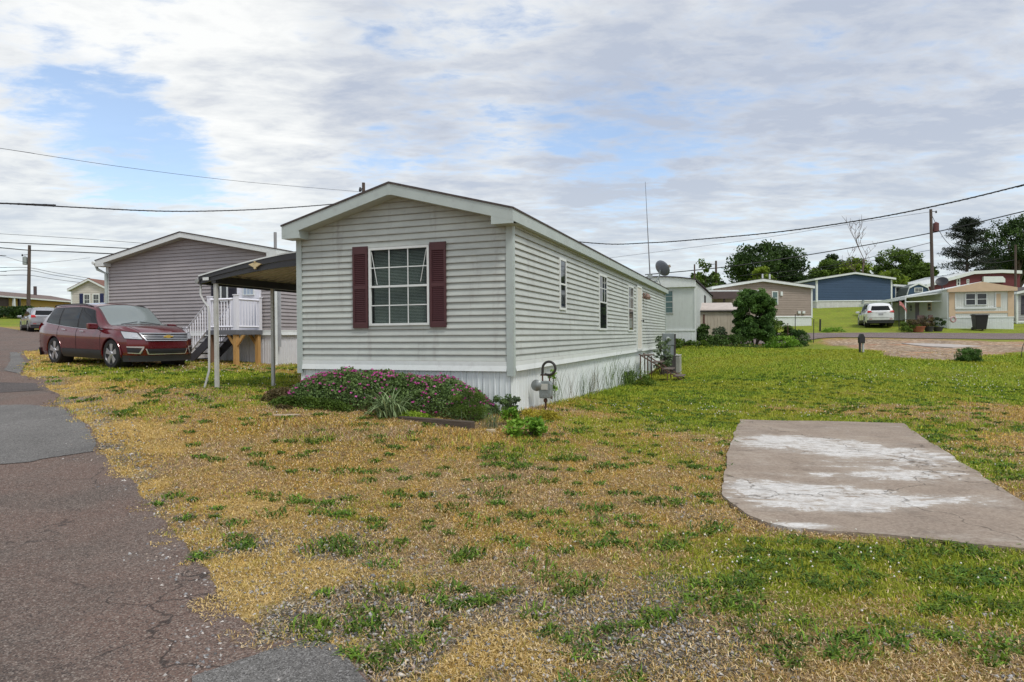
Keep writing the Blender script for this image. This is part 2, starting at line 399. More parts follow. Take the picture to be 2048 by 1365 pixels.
SLABFAR = [tuple(gp(*p)[:2]) for p in [(1803,688),(1900,690),(1962,694),(1905,696.5),(1850,694)]]
STREET = [(9, 37.5), (16, 36.5)] + [tuple(at(px, py, Y)[:2]) for px, py, Y in [(1640,677,37),(1850,679,36.3),(2048,680,36)]] + [(45, 36), (80, 36), (80, 42), (45, 42)] + \
         [tuple(at(px, py, Y)[:2]) for px, py, Y in [(2048,668,42),(1850,668,42.5),(1640,667,44)]] + [(16, 45), (9, 46)]
STREET = densify(STREET, .5, .12, 4)
FPT = np.array([[0, 10.85], [-4.008, 12.323], [3.0, 31.4], [7.0, 29.9]])      # footprint of the near home
HOUSE = [tuple(p) for p in FPT]
GREYH = [(-7.25, 20.3), (-14.1, 22.8), (-9.3, 36), (-2.4, 33.5)]

# ---------------------------------------------------------------- colour zones of the lawn
def zones(defs):
    return [(gp(px, py, y1=60), rx, ry, amp) for px, py, rx, ry, amp in defs]
GREEN = zones([(1300,760,3.5,5,.5),(1150,790,1.6,2.5,.3),(1600,740,8,5,.45),(1900,770,7,4,.35),(1500,710,7,5,.5),(1750,840,4,1.6,.4),(1420,850,1.1,1.5,.45),(1400,930,.6,1.2,.38),(1380,1000,.5,.6,.25),
    (1450,1085,.9,.45,.35),(1700,1130,1.3,.55,.36),(1950,1130,1.2,.5,.38),(2040,1200,.6,.4,.35),(1960,920,1.0,2.0,.55),(500,760,4,3,.45),(430,800,3,1.6,.3),(250,745,4,2,.35),(330,712,4,4,.3),
    (700,880,1.6,.6,.12),(650,1000,.8,.5,.08),(1000,900,1.4,.7,.15),(1180,850,1.5,1.2,.25),(1900,1240,.9,.5,.2),(30,640,20,14,.6),(1660,640,12,14,.7),(1850,665,14,2.5,.35),(1250,900,1.3,.9,.18),
    (1500,840,3,1.5,.35),(2000,700,6,2.5,.4)])
DRYZ = zones([(1410,716,1.6,1.0,.55),(1650,722,2.4,.9,.3),(1960,830,2.6,1.5,.38),(1700,790,4,.9,.2),(760,950,3,1.2,.1),(300,790,2,1.2,.2),(850,860,2,.5,.15)])
GRAVEL = zones([(860,1230,1.2,.6,.62),(700,1100,.8,.6,.6),(1100,1300,.9,.4,.5),(950,1290,.9,.3,.25),(640,1040,.8,.4,.3),(1010,1080,.5,.4,.35),(480,770,1.3,1.0,.5),(180,800,1.2,1.5,.5),(1200,1230,.6,.35,.4),(1500,1290,.9,.35,.35),(1820,1250,.6,.3,.3),
    (1450,1150,.5,.3,.2),(870,1330,.8,.3,.55),(1380,1160,.7,.3,.25),(1740,664,5,3.5,.7),(570,1130,.5,.5,.25)])
def zsum(x, y, Z):
    r = np.zeros(len(x))
    for c, rx, ry, a in Z: r += a*np.exp(-(((x-c.x)/rx)**2+((y-c.y)/ry)**2)*.9)
    return r
def masks(x, y):
    r = np.hypot(x, y)
    n = vnoise(x, y, 1.3, 3, 5); nf = vnoise(x, y, .35, 8, 4)
    g = .06 + zsum(x, y, GREEN) - zsum(x, y, DRYZ) + (n-.5)*.95 + (nf-.5)*.45
    g += .45*sm(y, 12, 16)*sm(x, -2, 2) + .22*sm(y, 40, 55)
    g = np.clip(g, 0, 1)
    gr = zsum(x, y, GRAVEL) + (vnoise(x, y, .8, 12, 5)-.5)*1.3
    de = pdist(x, y, RE); near = sm(x+y*.3, -9, -2)
    gr += sm(de, .85, 0)*.75
    gr = np.clip(gr*1.2-.05, 0, 1)*(1-sm(y, 11, 14)*sm(x, 0, 2)*.9)
    d = sm(pdist(x, y, DIRT, True)*np.where(inpoly(x, y, DIRT), -1, 1) + (vnoise(x, y, 1.5, 4, 4)-.5)*1.6, .3, -.3)
    gold = np.clip(sm(de, 1.3, .2)*1.6*sm(vnoise(x, y, .55, 22, 4), .42, .56), 0, 1)
    return g*(1-d), gr*(1-d), d, gold

# ground sheet: fine near the camera, coarse towards the horizon
def axis(lo, hi, step, far, k=1.13):
    a = list(np.arange(lo, hi, step)); s = step; p = a[-1]
    while p < far: s *= k; p += s; a.append(p)
    s = step; p = a[0]
    while p > -far: s *= k; p -= s; a.insert(0, p)
    return np.array(a)
ax = axis(-13, 17, .14, 1500); ay = axis(1.5, 27, .14, 1500)
gx, gy = np.meshgrid(ax, ay); nx, ny = len(ax), len(ay); gx = gx.ravel(); gy = gy.ravel(); gz = H(gx, gy)
g_, gr_, d_, go_ = masks(gx, gy)
nearf = sm(np.hypot(gx, gy), 26, 14)
gz2 = gz + nearf*((vnoise(gx, gy, .5, 5, 4)-.5)*.035)*(1-inpoly(gx, gy, PAD))*(1-inpoly(gx, gy, ROAD))
gz2 -= .10*inpoly(gx, gy, PAD)
idx = np.arange(nx*ny).reshape(ny, nx)
F = np.stack([idx[:-1, :-1], idx[:-1, 1:], idx[1:, 1:], idx[1:, :-1]], -1).reshape(-1, 4)
m, nt, b = newmat('lawn_soil'); setb(b, .95, 0, .2)
co = objco(nt)
aG, aR, aD, aO = [node(nt, 'ShaderNodeAttribute', attribute_name=k).outputs['Fac'] for k in ('green', 'gravel', 'dirt', 'gold')]
nz = lambda s, d=6.0, r=.65: node(nt, 'ShaderNodeTexNoise', {'Vector': co, 'Scale': s, 'Detail': d, 'Roughness': r}).outputs[0]
fine = nz(42.0, 5.0, .75); med = nz(6.0); big = nz(1.1)
dry = ramp(nt, fine, [(.28, (.16, .105, .035)), (.45, (.34, .22, .065)), (.62, (.50, .335, .10)), (.8, (.62, .45, .18))])
tan = ramp(nt, fine, [(.3, (.13, .09, .06)), (.55, (.33, .235, .15)), (.8, (.50, .39, .28))])
dry = mixc(nt, sstep(nt, math_(nt, 'ADD', math_(nt, 'MULTIPLY', med, .6), math_(nt, 'MULTIPLY', big, .5)), .48, .62), dry, tan)
grn = ramp(nt, fine, [(.28, (.06, .09, .012)), (.5, (.20, .27, .025)), (.75, (.38, .43, .05))])
grn = mixc(nt, sstep(nt, nz(2.2), .45, .7), grn, ramp(nt, fine, [(.3, (.08, .085, .02)), (.7, (.30, .27, .07))]))
gk = sstep(nt, math_(nt, 'ADD', aG, math_(nt, 'MULTIPLY', math_(nt, 'SUBTRACT', med, .5), .9)), .30, .62)
c = mixc(nt, gk, dry, grn)
vor = node(nt, 'ShaderNodeTexVoronoi', {'Vector': co, 'Scale': 62.0}); stone = ramp(nt, node(nt, 'ShaderNodeSeparateColor', {0: vor.outputs['Color']}).outputs[0], [(0, (.15, .145, .145)), (.5, (.29, .28, .27)), (1, (.52, .49, .46))])
stone = mixc(nt, sstep(nt, vor.outputs['Distance'], .35, .62), stone, (.09, .08, .07))
rk = sstep(nt, math_(nt, 'ADD', aR, math_(nt, 'MULTIPLY', math_(nt, 'SUBTRACT', nz(9.0), .5), 1.9)), .30, .80)
c = mixc(nt, math_(nt, 'MULTIPLY', rk, .9), c, stone)
c = mixc(nt, math_(nt, 'MULTIPLY', aO, .85), c, ramp(nt, fine, [(.3, (.36, .24, .07)), (.7, (.66, .49, .20))]))
drt = ramp(nt, nz(5.0, 9.0, .8), [(.34, (.11, .075, .05)), (.5, (.34, .25, .18)), (.64, (.56, .49, .42))])
drt = mixc(nt, math_(nt, 'MULTIPLY', sstep(nt, nz(.8), .52, .68), .7), drt, (.42, .20, .12))
c = mixc(nt, aD, c, drt)
c = mixc(nt, 1.0, c, ramp(nt, nz(.55, 7.0, .65), [(.32, (.78, .80, .80)), (.68, (1.18, 1.12, 1.0))]), 'MULTIPLY')
c = mixc(nt, 1.0, c, ramp(nt, nz(5.0, 6.0, .75), [(.36, (.80, .80, .80)), (.64, (1.18, 1.18, 1.15))]), 'MULTIPLY')
nt.links.new(c, b.inputs['Base Color'])
bp = node(nt, 'ShaderNodeBump', {'Height': fine, 'Strength': .9, 'Distance': .03}); nt.links.new(bp.outputs[0], b.inputs['Normal'])
ground = npmesh('ground', np.c_[gx, gy, gz2], F, m, None, {'green': g_, 'gravel': gr_, 'dirt': d_, 'gold': go_}, True)
tag(ground, kind='structure')

# asphalt
def asphalt(name, base, speck, red=0.0, cracks=True, bs=120.0):
    m, nt, b = newmat(name); setb(b, .85, 0, .3); co = objco(nt)
    n = node(nt, 'ShaderNodeTexNoise', {'Vector': co, 'Scale': .7, 'Detail': 8.0, 'Roughness': .65}).outputs[0]
    c = ramp(nt, n, [(.3, tuple(x*.66 for x in base)), (.7, tuple(x*1.3 for x in base))])
    if red:
        n2 = node(nt, 'ShaderNodeTexNoise', {'Vector': co, 'Scale': .9, 'Detail': 5.0}).outputs[0]
        c = mixc(nt, math_(nt, 'MULTIPLY', sstep(nt, n2, .35, .6), red), c, (.185, .115, .09))
    v = node(nt, 'ShaderNodeTexVoronoi', {'Vector': co, 'Scale': bs})
    sc = node(nt, 'ShaderNodeSeparateColor', {0: v.outputs['Color']})
    c = mixc(nt, math_(nt, 'MULTIPLY', sstep(nt, sc.outputs[0], .55, 1.0), .75), c, speck)
    c = mixc(nt, math_(nt, 'MULTIPLY', sstep(nt, sc.outputs[1], .5, 1.0), .7), c, (.035, .03, .03))
    f = node(nt, 'ShaderNodeTexNoise', {'Vector': co, 'Scale': 28.0, 'Detail': 6.0, 'Roughness': .8}).outputs[0]
    c = mixc(nt, 1.0, c, ramp(nt, f, [(.3, (.62, .62, .62)), (.7, (1.25, 1.25, 1.25))]), 'MULTIPLY')
    h = f
    if cracks:
        dco = node(nt, 'ShaderNodeTexNoise', {'Vector': co, 'Scale': 2.5, 'Detail': 4.0})
        ad = node(nt, 'ShaderNodeVectorMath', {0: co, 1: node(nt, 'ShaderNodeVectorMath', {0: dco.outputs['Color'], 'Scale': .7}, operation='SCALE').outputs[0]}, operation='ADD')
        cv = node(nt, 'ShaderNodeTexVoronoi', {'Vector': ad.outputs[0], 'Scale': .38}, feature='DISTANCE_TO_EDGE').outputs[0]
        ck = math_(nt, 'MULTIPLY', sstep(nt, cv, .006, .001), sstep(nt, n, .40, .55))
        c = mixc(nt, math_(nt, 'MULTIPLY', ck, .7), c, (.02, .017, .016))
    nt.links.new(c, b.inputs['Base Color'])
    bp = node(nt, 'ShaderNodeBump', {'Height': v.outputs['Distance'], 'Strength': .7, 'Distance': .008}); nt.links.new(bp.outputs[0], b.inputs['Normal'])
    return m
RM = asphalt('old_asphalt', (.145, .110, .092), (.34, .29, .25), .7)
GM = asphalt('grey_asphalt', (.175, .168, .158), (.34, .33, .32), 0, False, 150.0)
road = drape('road', ROAD, .5, .012, RM)
patch1 = densify([gp(*p)[:2] for p in [(-60,940),(60,926),(80,921),(192,905),(180,862),(150,838),(125,818),(60,812),(0,812),(-60,812)]], .06, .07, 11)
drape('road_patch', patch1, .35, .019, GM)
patch2 = densify([gp(*p)[:2] for p in [(735,1363),(668,1300),(620,1290),(560,1300),(480,1325),(380,1364)]]+[(-.9, 1.5), (.3, 1.2)], .05, .05, 12)
drape('road_patch', patch2, .35, .019, GM)
patch3 = densify([gp(*p)[:2] for p in [(-40,790),(85,782),(70,768),(-40,766)]], .1, .04, 15)
drape('road_patch', patch3, .35, .018, asphalt('dark_asphalt', (.10, .085, .08), (.2, .18, .17), 0, False))
patch4 = densify([gp(*p)[:2] for p in [(8,742),(40,750),(52,728),(40,712),(48,706),(20,706),(20,725)]], .15, .05, 16)
drape('road_patch', patch4, .35, .021, GM)
drape('street', STREET, 1.0, .03, asphalt('street_asphalt', (.20, .155, .15), (.35, .3, .29), .3, False))
# concrete parking pad with scuffed white coating
m, nt, b = newmat('stained_concrete'); setb(b, .85, 0, .25); co = objco(nt)
sx = node(nt, 'ShaderNodeMapping', {0: co, 'Scale': (.8, 2.6, 1), 'Rotation': (0, 0, .10)}).outputs[0]
N = lambda v, s, d=8.0, r=.65, di=0.0: node(nt, 'ShaderNodeTexNoise', {'Vector': v, 'Scale': s, 'Detail': d, 'Roughness': r, 'Distortion': di}).outputs[0]
c = ramp(nt, N(co, 1.3), [(.3, (.13, .09, .066)), (.5, (.25, .185, .14)), (.72, (.39, .31, .235))])
c = mixc(nt, .6, c, ramp(nt, N(co, 30.0, 5.0, .8), [(.3, (.16, .12, .095)), (.7, (.46, .40, .33))]))
pc = (gp(1640, 935)); sp = node(nt, 'ShaderNodeSeparateXYZ', {0: co})
def ell(px, py, rx, ry, amp):
    q = gp(px, py); a = math_(nt, 'DIVIDE', math_(nt, 'SUBTRACT', sp.outputs[0], q.x), rx); bb = math_(nt, 'DIVIDE', math_(nt, 'SUBTRACT', sp.outputs[1], q.y), ry)
    r = math_(nt, 'ADD', math_(nt, 'MULTIPLY', a, a), math_(nt, 'MULTIPLY', bb, bb)); return math_(nt, 'MULTIPLY', sstep(nt, r, 1.0, .0), amp)
w = None
for e in [(1620,895,1.6,1.0,.26),(1800,920,1.4,.9,.20),(1640,1000,1.2,.7,.26),(1520,980,.6,.5,.20),(1700,950,1.4,.6,.17),(1720,1020,1.1,.35,.14),(1560,880,.7,.5,.12),(1600,1060,.5,.12,.25),(1850,960,.9,.4,.16),(1820,1010,.7,.2,.12),(1950,1010,.5,.3,.15),(1580,945,1.2,.22,-.22),(1850,1050,1.2,.3,-.22),(1660,855,2,.25,-.15),(1900,990,.6,.15,-.15)]:
    s = ell(*e); w = s if w is None else math_(nt, 'ADD', w, s)
wn = math_(nt, 'ADD', math_(nt, 'MULTIPLY', N(sx, 1.6, 12.0, .72, 1.2), .75), math_(nt, 'MULTIPLY', N(co, 2.6, 12.0, .78, 1.0), .80))
wk = sstep(nt, math_(nt, 'ADD', wn, math_(nt, 'SUBTRACT', w, .45)), .50, .55)
c = mixc(nt, math_(nt, 'MULTIPLY', sstep(nt, math_(nt, 'ADD', wn, math_(nt, 'SUBTRACT', w, .45)), .30, .56), .45), c, (.46, .42, .37))
fg = math_(nt, 'MULTIPLY', sstep(nt, N(sx, 22.0, 6.0, .8), .36, .50), sstep(nt, N(sx, 3.6, 10.0, .75, 1.0), .38, .50))
c = mixc(nt, math_(nt, 'MULTIPLY', math_(nt, 'MULTIPLY', wk, fg), .9), c, ramp(nt, N(co, 12.0), [(.3, (.50, .49, .475)), (.7, (.74, .73, .71))]))
dd_ = node(nt, 'ShaderNodeVectorMath', {0: co, 1: node(nt, 'ShaderNodeVectorMath', {0: node(nt, 'ShaderNodeTexNoise', {'Vector': co, 'Scale': 3.0, 'Detail': 5.0}).outputs['Color'], 'Scale': .5}, operation='SCALE').outputs[0]}, operation='ADD').outputs[0]
cr_ = node(nt, 'ShaderNodeTexVoronoi', {'Vector': dd_, 'Scale': .42}, feature='DISTANCE_TO_EDGE').outputs[0]
c = mixc(nt, math_(nt, 'MULTIPLY', sstep(nt, cr_, .006, .001), .6), c, (.05, .04, .03))
c = mixc(nt, math_(nt, 'MULTIPLY', sstep(nt, N(co, 2.2, 8.0, .75), .52, .66), .35), c, (.10, .075, .055))
nt.links.new(c, b.inputs['Base Color'])
bp = node(nt, 'ShaderNodeBump', {'Height': N(co, 90.0, 4.0), 'Strength': .35, 'Distance': .006}); nt.links.new(bp.outputs[0], b.inputs['Normal'])
pad = drape('parking_pad', PAD, .4, .035, m, .14)
drape('concrete_slab', densify(SLABFAR, .3, .04, 6), .8, .04, M_('pale_concrete', (.42, .38, .35), .9, var=.15), .1)
drape('garden_path', densify([gp(*p)[:2] for p in [(528,788),(548,778),(600,773),(604,779),(600,790),(560,793)]], .1, .01, 2), .3, .02, M_('red_paver', (.30, .15, .12), .9, var=.3, scale=12), .05)

# ---------------------------------------------------------------- lawn growth
BANNED = [HOUSE, GREYH]
_h = lambda t, o: (-.9386*t-.345*o, 10.85+.345*t-.9386*o)
BEDP = [_h(.3, 0), _h(.3, .95), _h(3.8, .95), _h(3.8, 0)]
def okpos(x, y, pad_=True, roadm=.0):
    k = np.ones(len(x), bool)
    for P in BANNED: k &= ~inpoly(x, y, P)
    k &= ~(inpoly(x, y, PAD) & (pdist(x, y, PAD, True) > .07*sm(vnoise(x, y, .3, 81, 3), .4, .6)))
    k &= ~(inpoly(x, y, ROAD) & (pdist(x, y, RE) > roadm))
    k &= ~inpoly(x, y, STREET)
    return k
def scatter(n, r0, r1, pw, a0=-43, a1=43):
    u = rng.random(n); e = 2-pw
    r = (r0**e + u*(r1**e-r0**e))**(1/e); a = np.radians(a0 + rng.random(n)*(a1-a0))
    return r*np.sin(a), r*np.cos(a)
def blades(name, x, y, h, w, lean, col, mat, zoff=-.004):
    n = len(x); z = H(x, y)+zoff; a = rng.random(n)*2*PI; la = rng.random(n)*2*PI
    bx, by = np.cos(a)*w/2, np.sin(a)*w/2; L = lean*h; z0 = z
    # two-segment blade: base pair, middle pair, tip
    mx_, my_ = x+np.cos(la)*L*.3, y+np.sin(la)*L*.3; tx, ty = x+np.cos(la)*L, y+np.sin(la)*L
    V = np.empty((n, 5, 3)); V[:, 0] = np.c_[x-bx, y-by, z0]; V[:, 1] = np.c_[x+bx, y+by, z0]
    V[:, 2] = np.c_[mx_+bx*.8, my_+by*.8, z0+h*.6]; V[:, 3] = np.c_[mx_-bx*.8, my_-by*.8, z0+h*.6]
    V[:, 4] = np.c_[tx, ty, z0+h*np.maximum(.15, 1-lean*.35)]
    i = np.arange(n)*5
    F = np.concatenate([np.c_[i, i+1, i+2], np.c_[i, i+2, i+3], np.c_[i+3, i+2, i+4]])
    cc = np.repeat(col[:, None, :], 5, 1)
    return npmesh(name, V.reshape(-1, 3), F, mat, None, {'col': cc.reshape(-1, 3)})
GRASSM = col_mat('grass_blade')
def pick(pal, n, wts=None):
    p = np.array(pal); k = rng.choice(len(p), n, p=wts); return p[k]*(0.72+.56*rng.random((n, 1)))
GREENS = [(.19,.28,.018),(.25,.34,.025),(.32,.40,.03),(.12,.20,.018),(.43,.45,.05)]
DRYS = [(.60,.40,.10),(.68,.48,.14),(.50,.32,.08),(.42,.26,.09),(.64,.38,.08),(.36,.30,.05),(.70,.52,.24),(.34,.32,.05)]
n = 600000
x, y = scatter(n, 2.6, 34, 1.70); k = okpos(x, y, roadm=.22) & (~inpoly(x, y, ROAD) | (pdist(x, y, RE) < .16*sm(vnoise(x, y, .35, 41, 3), .45, .65)))
x, y = x[k], y[k]; g, gr, d, go = masks(x, y); r = np.hypot(x, y)
k = (rng.random(len(x)) > gr*.72*(1-go)-.04) & (rng.random(len(x)) > d*.93) & ~inpoly(x, y, BEDP)
x, y, g, gr, go, r = x[k], y[k], g[k], gr[k], go[k], r[k]
isg = (g + (rng.random(len(x))-.5)*.5 + (vnoise(x, y, .12, 6, 2)-.5)*.7) > .42
n = len(x); col = np.where(isg[:, None], pick(GREENS, n), pick(DRYS, n)*(1-sm(vnoise(x, y, .9, 71, 4), .45, .6)[:, None]*np.array([.08, .02, -.75])*np.where(go[:, None] > .3, 0, 1)))
yel = sm(vnoise(x, y, 2.4, 17, 3), .42, .6)[:, None]
col = np.where(isg[:, None], col*(1-yel*.55)+np.array([.40, .38, .04])*yel*.55, col)
col = col*(1-go[:, None]*.6) + np.array([.66, .47, .17])*go[:, None]*.6
h = np.where(isg, .022+.038*rng.random(n), .014+.026*rng.random(n)) * (1+.025*np.minimum(r, 30)) * (1+sm(pdist(x, y, HOUSE, True), .9, .1)*.9)
front = sm(pdist(x, y, [tuple(gp(560, 850)[:2]), tuple(gp(800, 870)[:2]), tuple(gp(1000, 890)[:2])]), 1.0, .2); h *= 1+front*.8
w = (.0016+.00062*r)*(1+.4*rng.random(n)); lean = np.where(isg, .4+.8*rng.random(n), .5+1.1*rng.random(n))
tag(blades('lawn_grass', x, y, h, w, lean, col, GRASSM), 'short patchy lawn of green and sun-dried straw blades across the plot', 'grass', kind='stuff')
# lying straw, clippings and thatch
n = 130000; x, y = scatter(n, 2.6, 12, 1.6); k = okpos(x, y, roadm=.34) & (~inpoly(x, y, ROAD) | (pdist(x, y, RE) < .20*sm(vnoise(x, y, .35, 41, 3), .42, .65))); x, y = x[k], y[k]
g, gr, d, go = masks(x, y); k = (rng.random(len(x)) > g*.9) & (rng.random(len(x)) > gr*.5*(1-go)) & ~inpoly(x, y, BEDP); x, y, go = x[k], y[k], go[k]
n = len(x); r = np.hypot(x, y); L = .004+.009*rng.random(n); ww = .0010+.0004*r; a = rng.random(n)*2*PI; z = H(x, y)+.010+.02*rng.random(n)
dx, dy = np.cos(a), np.sin(a); t1 = (rng.random(n)-.5)*.016
V = np.empty((n, 4, 3)); V[:, 0] = np.c_[x-dx*L-dy*ww, y-dy*L+dx*ww, z-t1]; V[:, 1] = np.c_[x-dx*L+dy*ww, y-dy*L-dx*ww, z-t1]
V[:, 2] = np.c_[x+dx*L+dy*ww, y+dy*L-dx*ww, z+t1]; V[:, 3] = np.c_[x+dx*L-dy*ww, y+dy*L+dx*ww, z+t1]
col = pick([(.62,.46,.24),(.55,.39,.17),(.40,.29,.14),(.68,.55,.34),(.30,.2,.10)], n); col = col*(1-go[:, None]*.5)+np.array([.72,.53,.22])*go[:, None]*.5
o = npmesh('dry_thatch', V.reshape(-1, 3), np.arange(4*n).reshape(n, 4), GRASSM, None, {'col': np.repeat(col, 4, 0)})
tag(o, 'loose dry straw and clippings lying over the lawn and the road edge', 'dry grass', kind='stuff')
# gravel stones
n = 52000; x, y = scatter(n, 2.5, 13, 1.5); de = pdist(x, y, RE); inr = inpoly(x, y, ROAD); k = okpos(x, y, roadm=.45); x, y, de, inr = x[k], y[k], de[k], inr[k]
g, gr, d, go = masks(x, y); k = (rng.random(len(x)) < gr*1.3-.08+.0) & (~inr | (rng.random(len(x)) < .75*sm(vnoise(x, y, .4, 51, 3), .4, .6))) & ~inpoly(x, y, BEDP); x, y = x[k], y[k]; n = len(x)
s = (.0045+.010*rng.random(n)**2)*(1+.05*np.hypot(x, y)); z = H(x, y)+s*.3+.006
O = np.array([(1,0,0),(-1,0,0),(0,1,0),(0,-1,0),(0,0,1),(0,0,-1)], float)
an = rng.random(n)*2*PI; ca, sa = np.cos(an), np.sin(an); V = np.empty((n, 6, 3)); sq = .5+.6*rng.random((n, 3)); jit = (rng.random((n, 6, 3))-.5)*.9
P = (O[None]+jit)*sq[:, None]*s[:, None, None]; V[..., 0] = x[:, None]+P[..., 0]*ca[:, None]-P[..., 1]*sa[:, None]; V[..., 1] = y[:, None]+P[..., 0]*sa[:, None]+P[..., 1]*ca[:, None]; V[..., 2] = z[:, None]+P[..., 2]*.8
T = np.array([(0,2,4),(2,1,4),(1,3,4),(3,0,4),(2,0,5),(1,2,5),(3,1,5),(0,3,5)]); F = (np.arange(n)[:, None, None]*6+T[None]).reshape(-1, 3)
col = pick([(.24,.24,.245),(.36,.35,.34),(.17,.165,.165),(.50,.47,.44),(.32,.26,.22)], n)
tag(npmesh('gravel', V.reshape(-1, 3), F, col_mat('gravel_stone', .9, 0), None, {'col': np.repeat(col, 6, 0)}), 'grey gravel showing through the dry lawn and along the road edge', 'gravel', kind='stuff')
# weed tufts: broad leaves in rosettes
tx, ty = scatter(4200, 2.9, 24, 1.3); k = okpos(tx, ty) & ~inpoly(tx, ty, BEDP); tx, ty = tx[k], ty[k]; g, gr, d, go = masks(tx, ty)
k = (rng.random(len(tx)) < .12+g*.8+.14*sm(vnoise(tx, ty, 1.1, 61, 3), .5, .62)) & (d < .5) & (go < .4); tx, ty = tx[k], ty[k]
pts = [gp(*p) for p in [(985,990),(1085,965),(1145,920),(905,1020),(960,1050),(1165,1170),(1070,1135),(560,1030),(780,1185),(760,1100),(930,1110),(1400,1225),(1200,1285),(1490,1270),(1665,1290),(1690,1180),(640,1100),(690,945),(1210,1045),(1300,1100),(1880,1150),(1420,1060),(1560,1140),(1750,1370-80),(1960,1300),(1330,1010)] if p[1] < 1365]
tx = np.r_[tx, [p.x for p in pts]]; ty = np.r_[ty, [p.y for p in pts]]; big = np.r_[rng.random(len(tx)-len(pts))*.7+.3, np.full(len(pts), 1.4)]
nb = 42; n = len(tx); rr = np.repeat(big, nb)*.085*np.sqrt(rng.random(n*nb))*(1+.03*np.repeat(np.hypot(tx, ty), nb)); aa = rng.random(n*nb)*2*PI
x = np.repeat(tx, nb)+rr*np.cos(aa)*1.3; y = np.repeat(ty, nb)+rr*np.sin(aa); tone = np.repeat(.75+.5*rng.random(n), nb)[:, None]
hue = np.repeat(rng.random(n), nb)[:, None]
col = pick([(.07,.15,.02),(.11,.22,.025),(.17,.30,.03),(.05,.11,.02)], n*nb)*tone*(1-hue*.3)+np.array([.16, .17, .02])*hue*.3
r = np.hypot(x, y)
tag(blades('lawn_weeds', x, y, (.03+.045*rng.random(n*nb))*(.7+.5*np.repeat(big, nb)), .008+.0013*r, .6+1.2*rng.random(n*nb), col, GRASSM), 'clumps of darker green broad-leaved weeds dotted over the dry lawn', 'weeds', kind='stuff')
# clover flowers
CL = zones([(500,860,.7,.5,1),(470,740,3,1.6,.5),(1440,900,.5,1.2,1),(1360,820,1.5,.9,.9),(1560,830,2.5,.7,1),(1800,770,4,2,.7),(1950,760,4,2,.8),(1930,930,.8,1.6,.9),(1480,1075,.8,.3,.9),(1720,1110,1.1,.35,.6),(1380,960,.5,.5,.7),(640,745,1.2,.6,.3),(1450,1130,.6,.3,.4),(1900,1130,.8,.3,.3),(330,735,3,1.5,.4),(2000,710,4,2,.5),(600,760,2,2,.5),(1700,1170,.9,.4,.4)])
x, y = scatter(42000, 3, 30, 1.2); k = okpos(x, y) & (rng.random(len(x)) < (zsum(x, y, CL)*(vnoise(x, y, .5, 30, 3)*2.2-.75))*.24) & ~inpoly(x, y, BEDP); x, y = x[k], y[k]; n = len(x)
s = np.full(n, .006)+.0011*np.hypot(x, y)*.45; z = H(x, y)+.06+.02*rng.random(n)
P = O[None]*s[:, None, None]; V = np.stack([x[:, None]+P[..., 0], y[:, None]+P[..., 1], z[:, None]+P[..., 2]], -1)
V2 = V
F = (np.arange(n)[:, None, None]*6+T[None]).reshape(-1, 3)
tag(npmesh('clover_flowers', V2.reshape(-1, 3), F, M_('clover_white', (.72, .70, .62), .8, var=.1)), 'small white clover heads scattered through the greener grass', 'clover', kind='stuff')

# ================================================================ buildings
def wallM(side, w, L):
    """(s along wall, z up, o outward) -> building coordinates"""
    o, s, n = {'front': ((-w/2, 0, 0), (1, 0, 0), (0, -1, 0)), 'right': ((w/2, 0, 0), (0, 1, 0), (1, 0, 0)),
               'left': ((-w/2, L, 0), (0, -1, 0), (-1, 0, 0)), 'back': ((w/2, L, 0), (-1, 0, 0), (0, 1, 0))}[side]
    return Matrix(((s[0], 0, n[0], o[0]), (s[1], 0, n[1], o[1]), (0, 1, 0, o[2]), (0, 0, 0, 1)))
def siding(mb, width, z0, topf, row, openings=(), lap=.020, grooves=None):
    """lapped boards from z0 up to the roof line topf(s); openings are (s0,s1,z0,z1)"""
    N_ = 64; ztop = max(topf(width*i/N_) for i in range(N_+1))
    def span(z):
        if topf(0) >= z-1e-6 or topf(width) >= z-1e-6:
            if min(topf(0), topf(width)) >= z-1e-6: return 0, width
        ok = [width*i/400 for i in range(401) if topf(width*i/400) >= z]
        return (ok[0], ok[-1]) if ok else None
    z = z0; k = 0
    while z < ztop-1e-4:
        zt = min(z+row, ztop); cuts = sorted({z, zt} | {c for o in openings for c in (o[2], o[3]) if z < c < zt} | {c for c in (topf(0), topf(width)) if z < c < zt})
        for a, b in zip(cuts, cuts[1:]):
            sa = span(a+1e-4); sb = span(b-1e-3)
            if sa is None: continue
            if sb is None: mid = (sa[0]+sa[1])/2; sb = (mid, mid)
            oa = lap*(1-(a-z)/row)-.006; ob = lap*(1-(b-z)/row)-.006
            blocks = [(o[0], o[1]) for o in openings if o[2] < (a+b)/2 < o[3]]; blocks.sort()
            segs = []; c = sa[0]
            for p, q in blocks: segs.append((c, p)); c = q
            segs.append((c, sa[1]))
            for i, (p, q) in enumerate(segs):
                if q-p < 1e-3: continue
                tp = max(p, sb[0]) if i == 0 else p; tq = min(q, sb[1]) if i == len(segs)-1 else q
                if i == 0: tp = sb[0] if p == sa[0] else p
                if i == len(segs)-1: tq = sb[1] if q == sa[1] else q
                if tq < tp: tp = tq = (tp+tq)/2
                mb.quad((p, a, oa), (q, a, oa), (tq, b, ob), (tp, b, ob))
                if a == z: mb.quad((p, a, -.03), (q, a, -.03), (q, a, oa), (p, a, oa))
        z = zt; k += 1
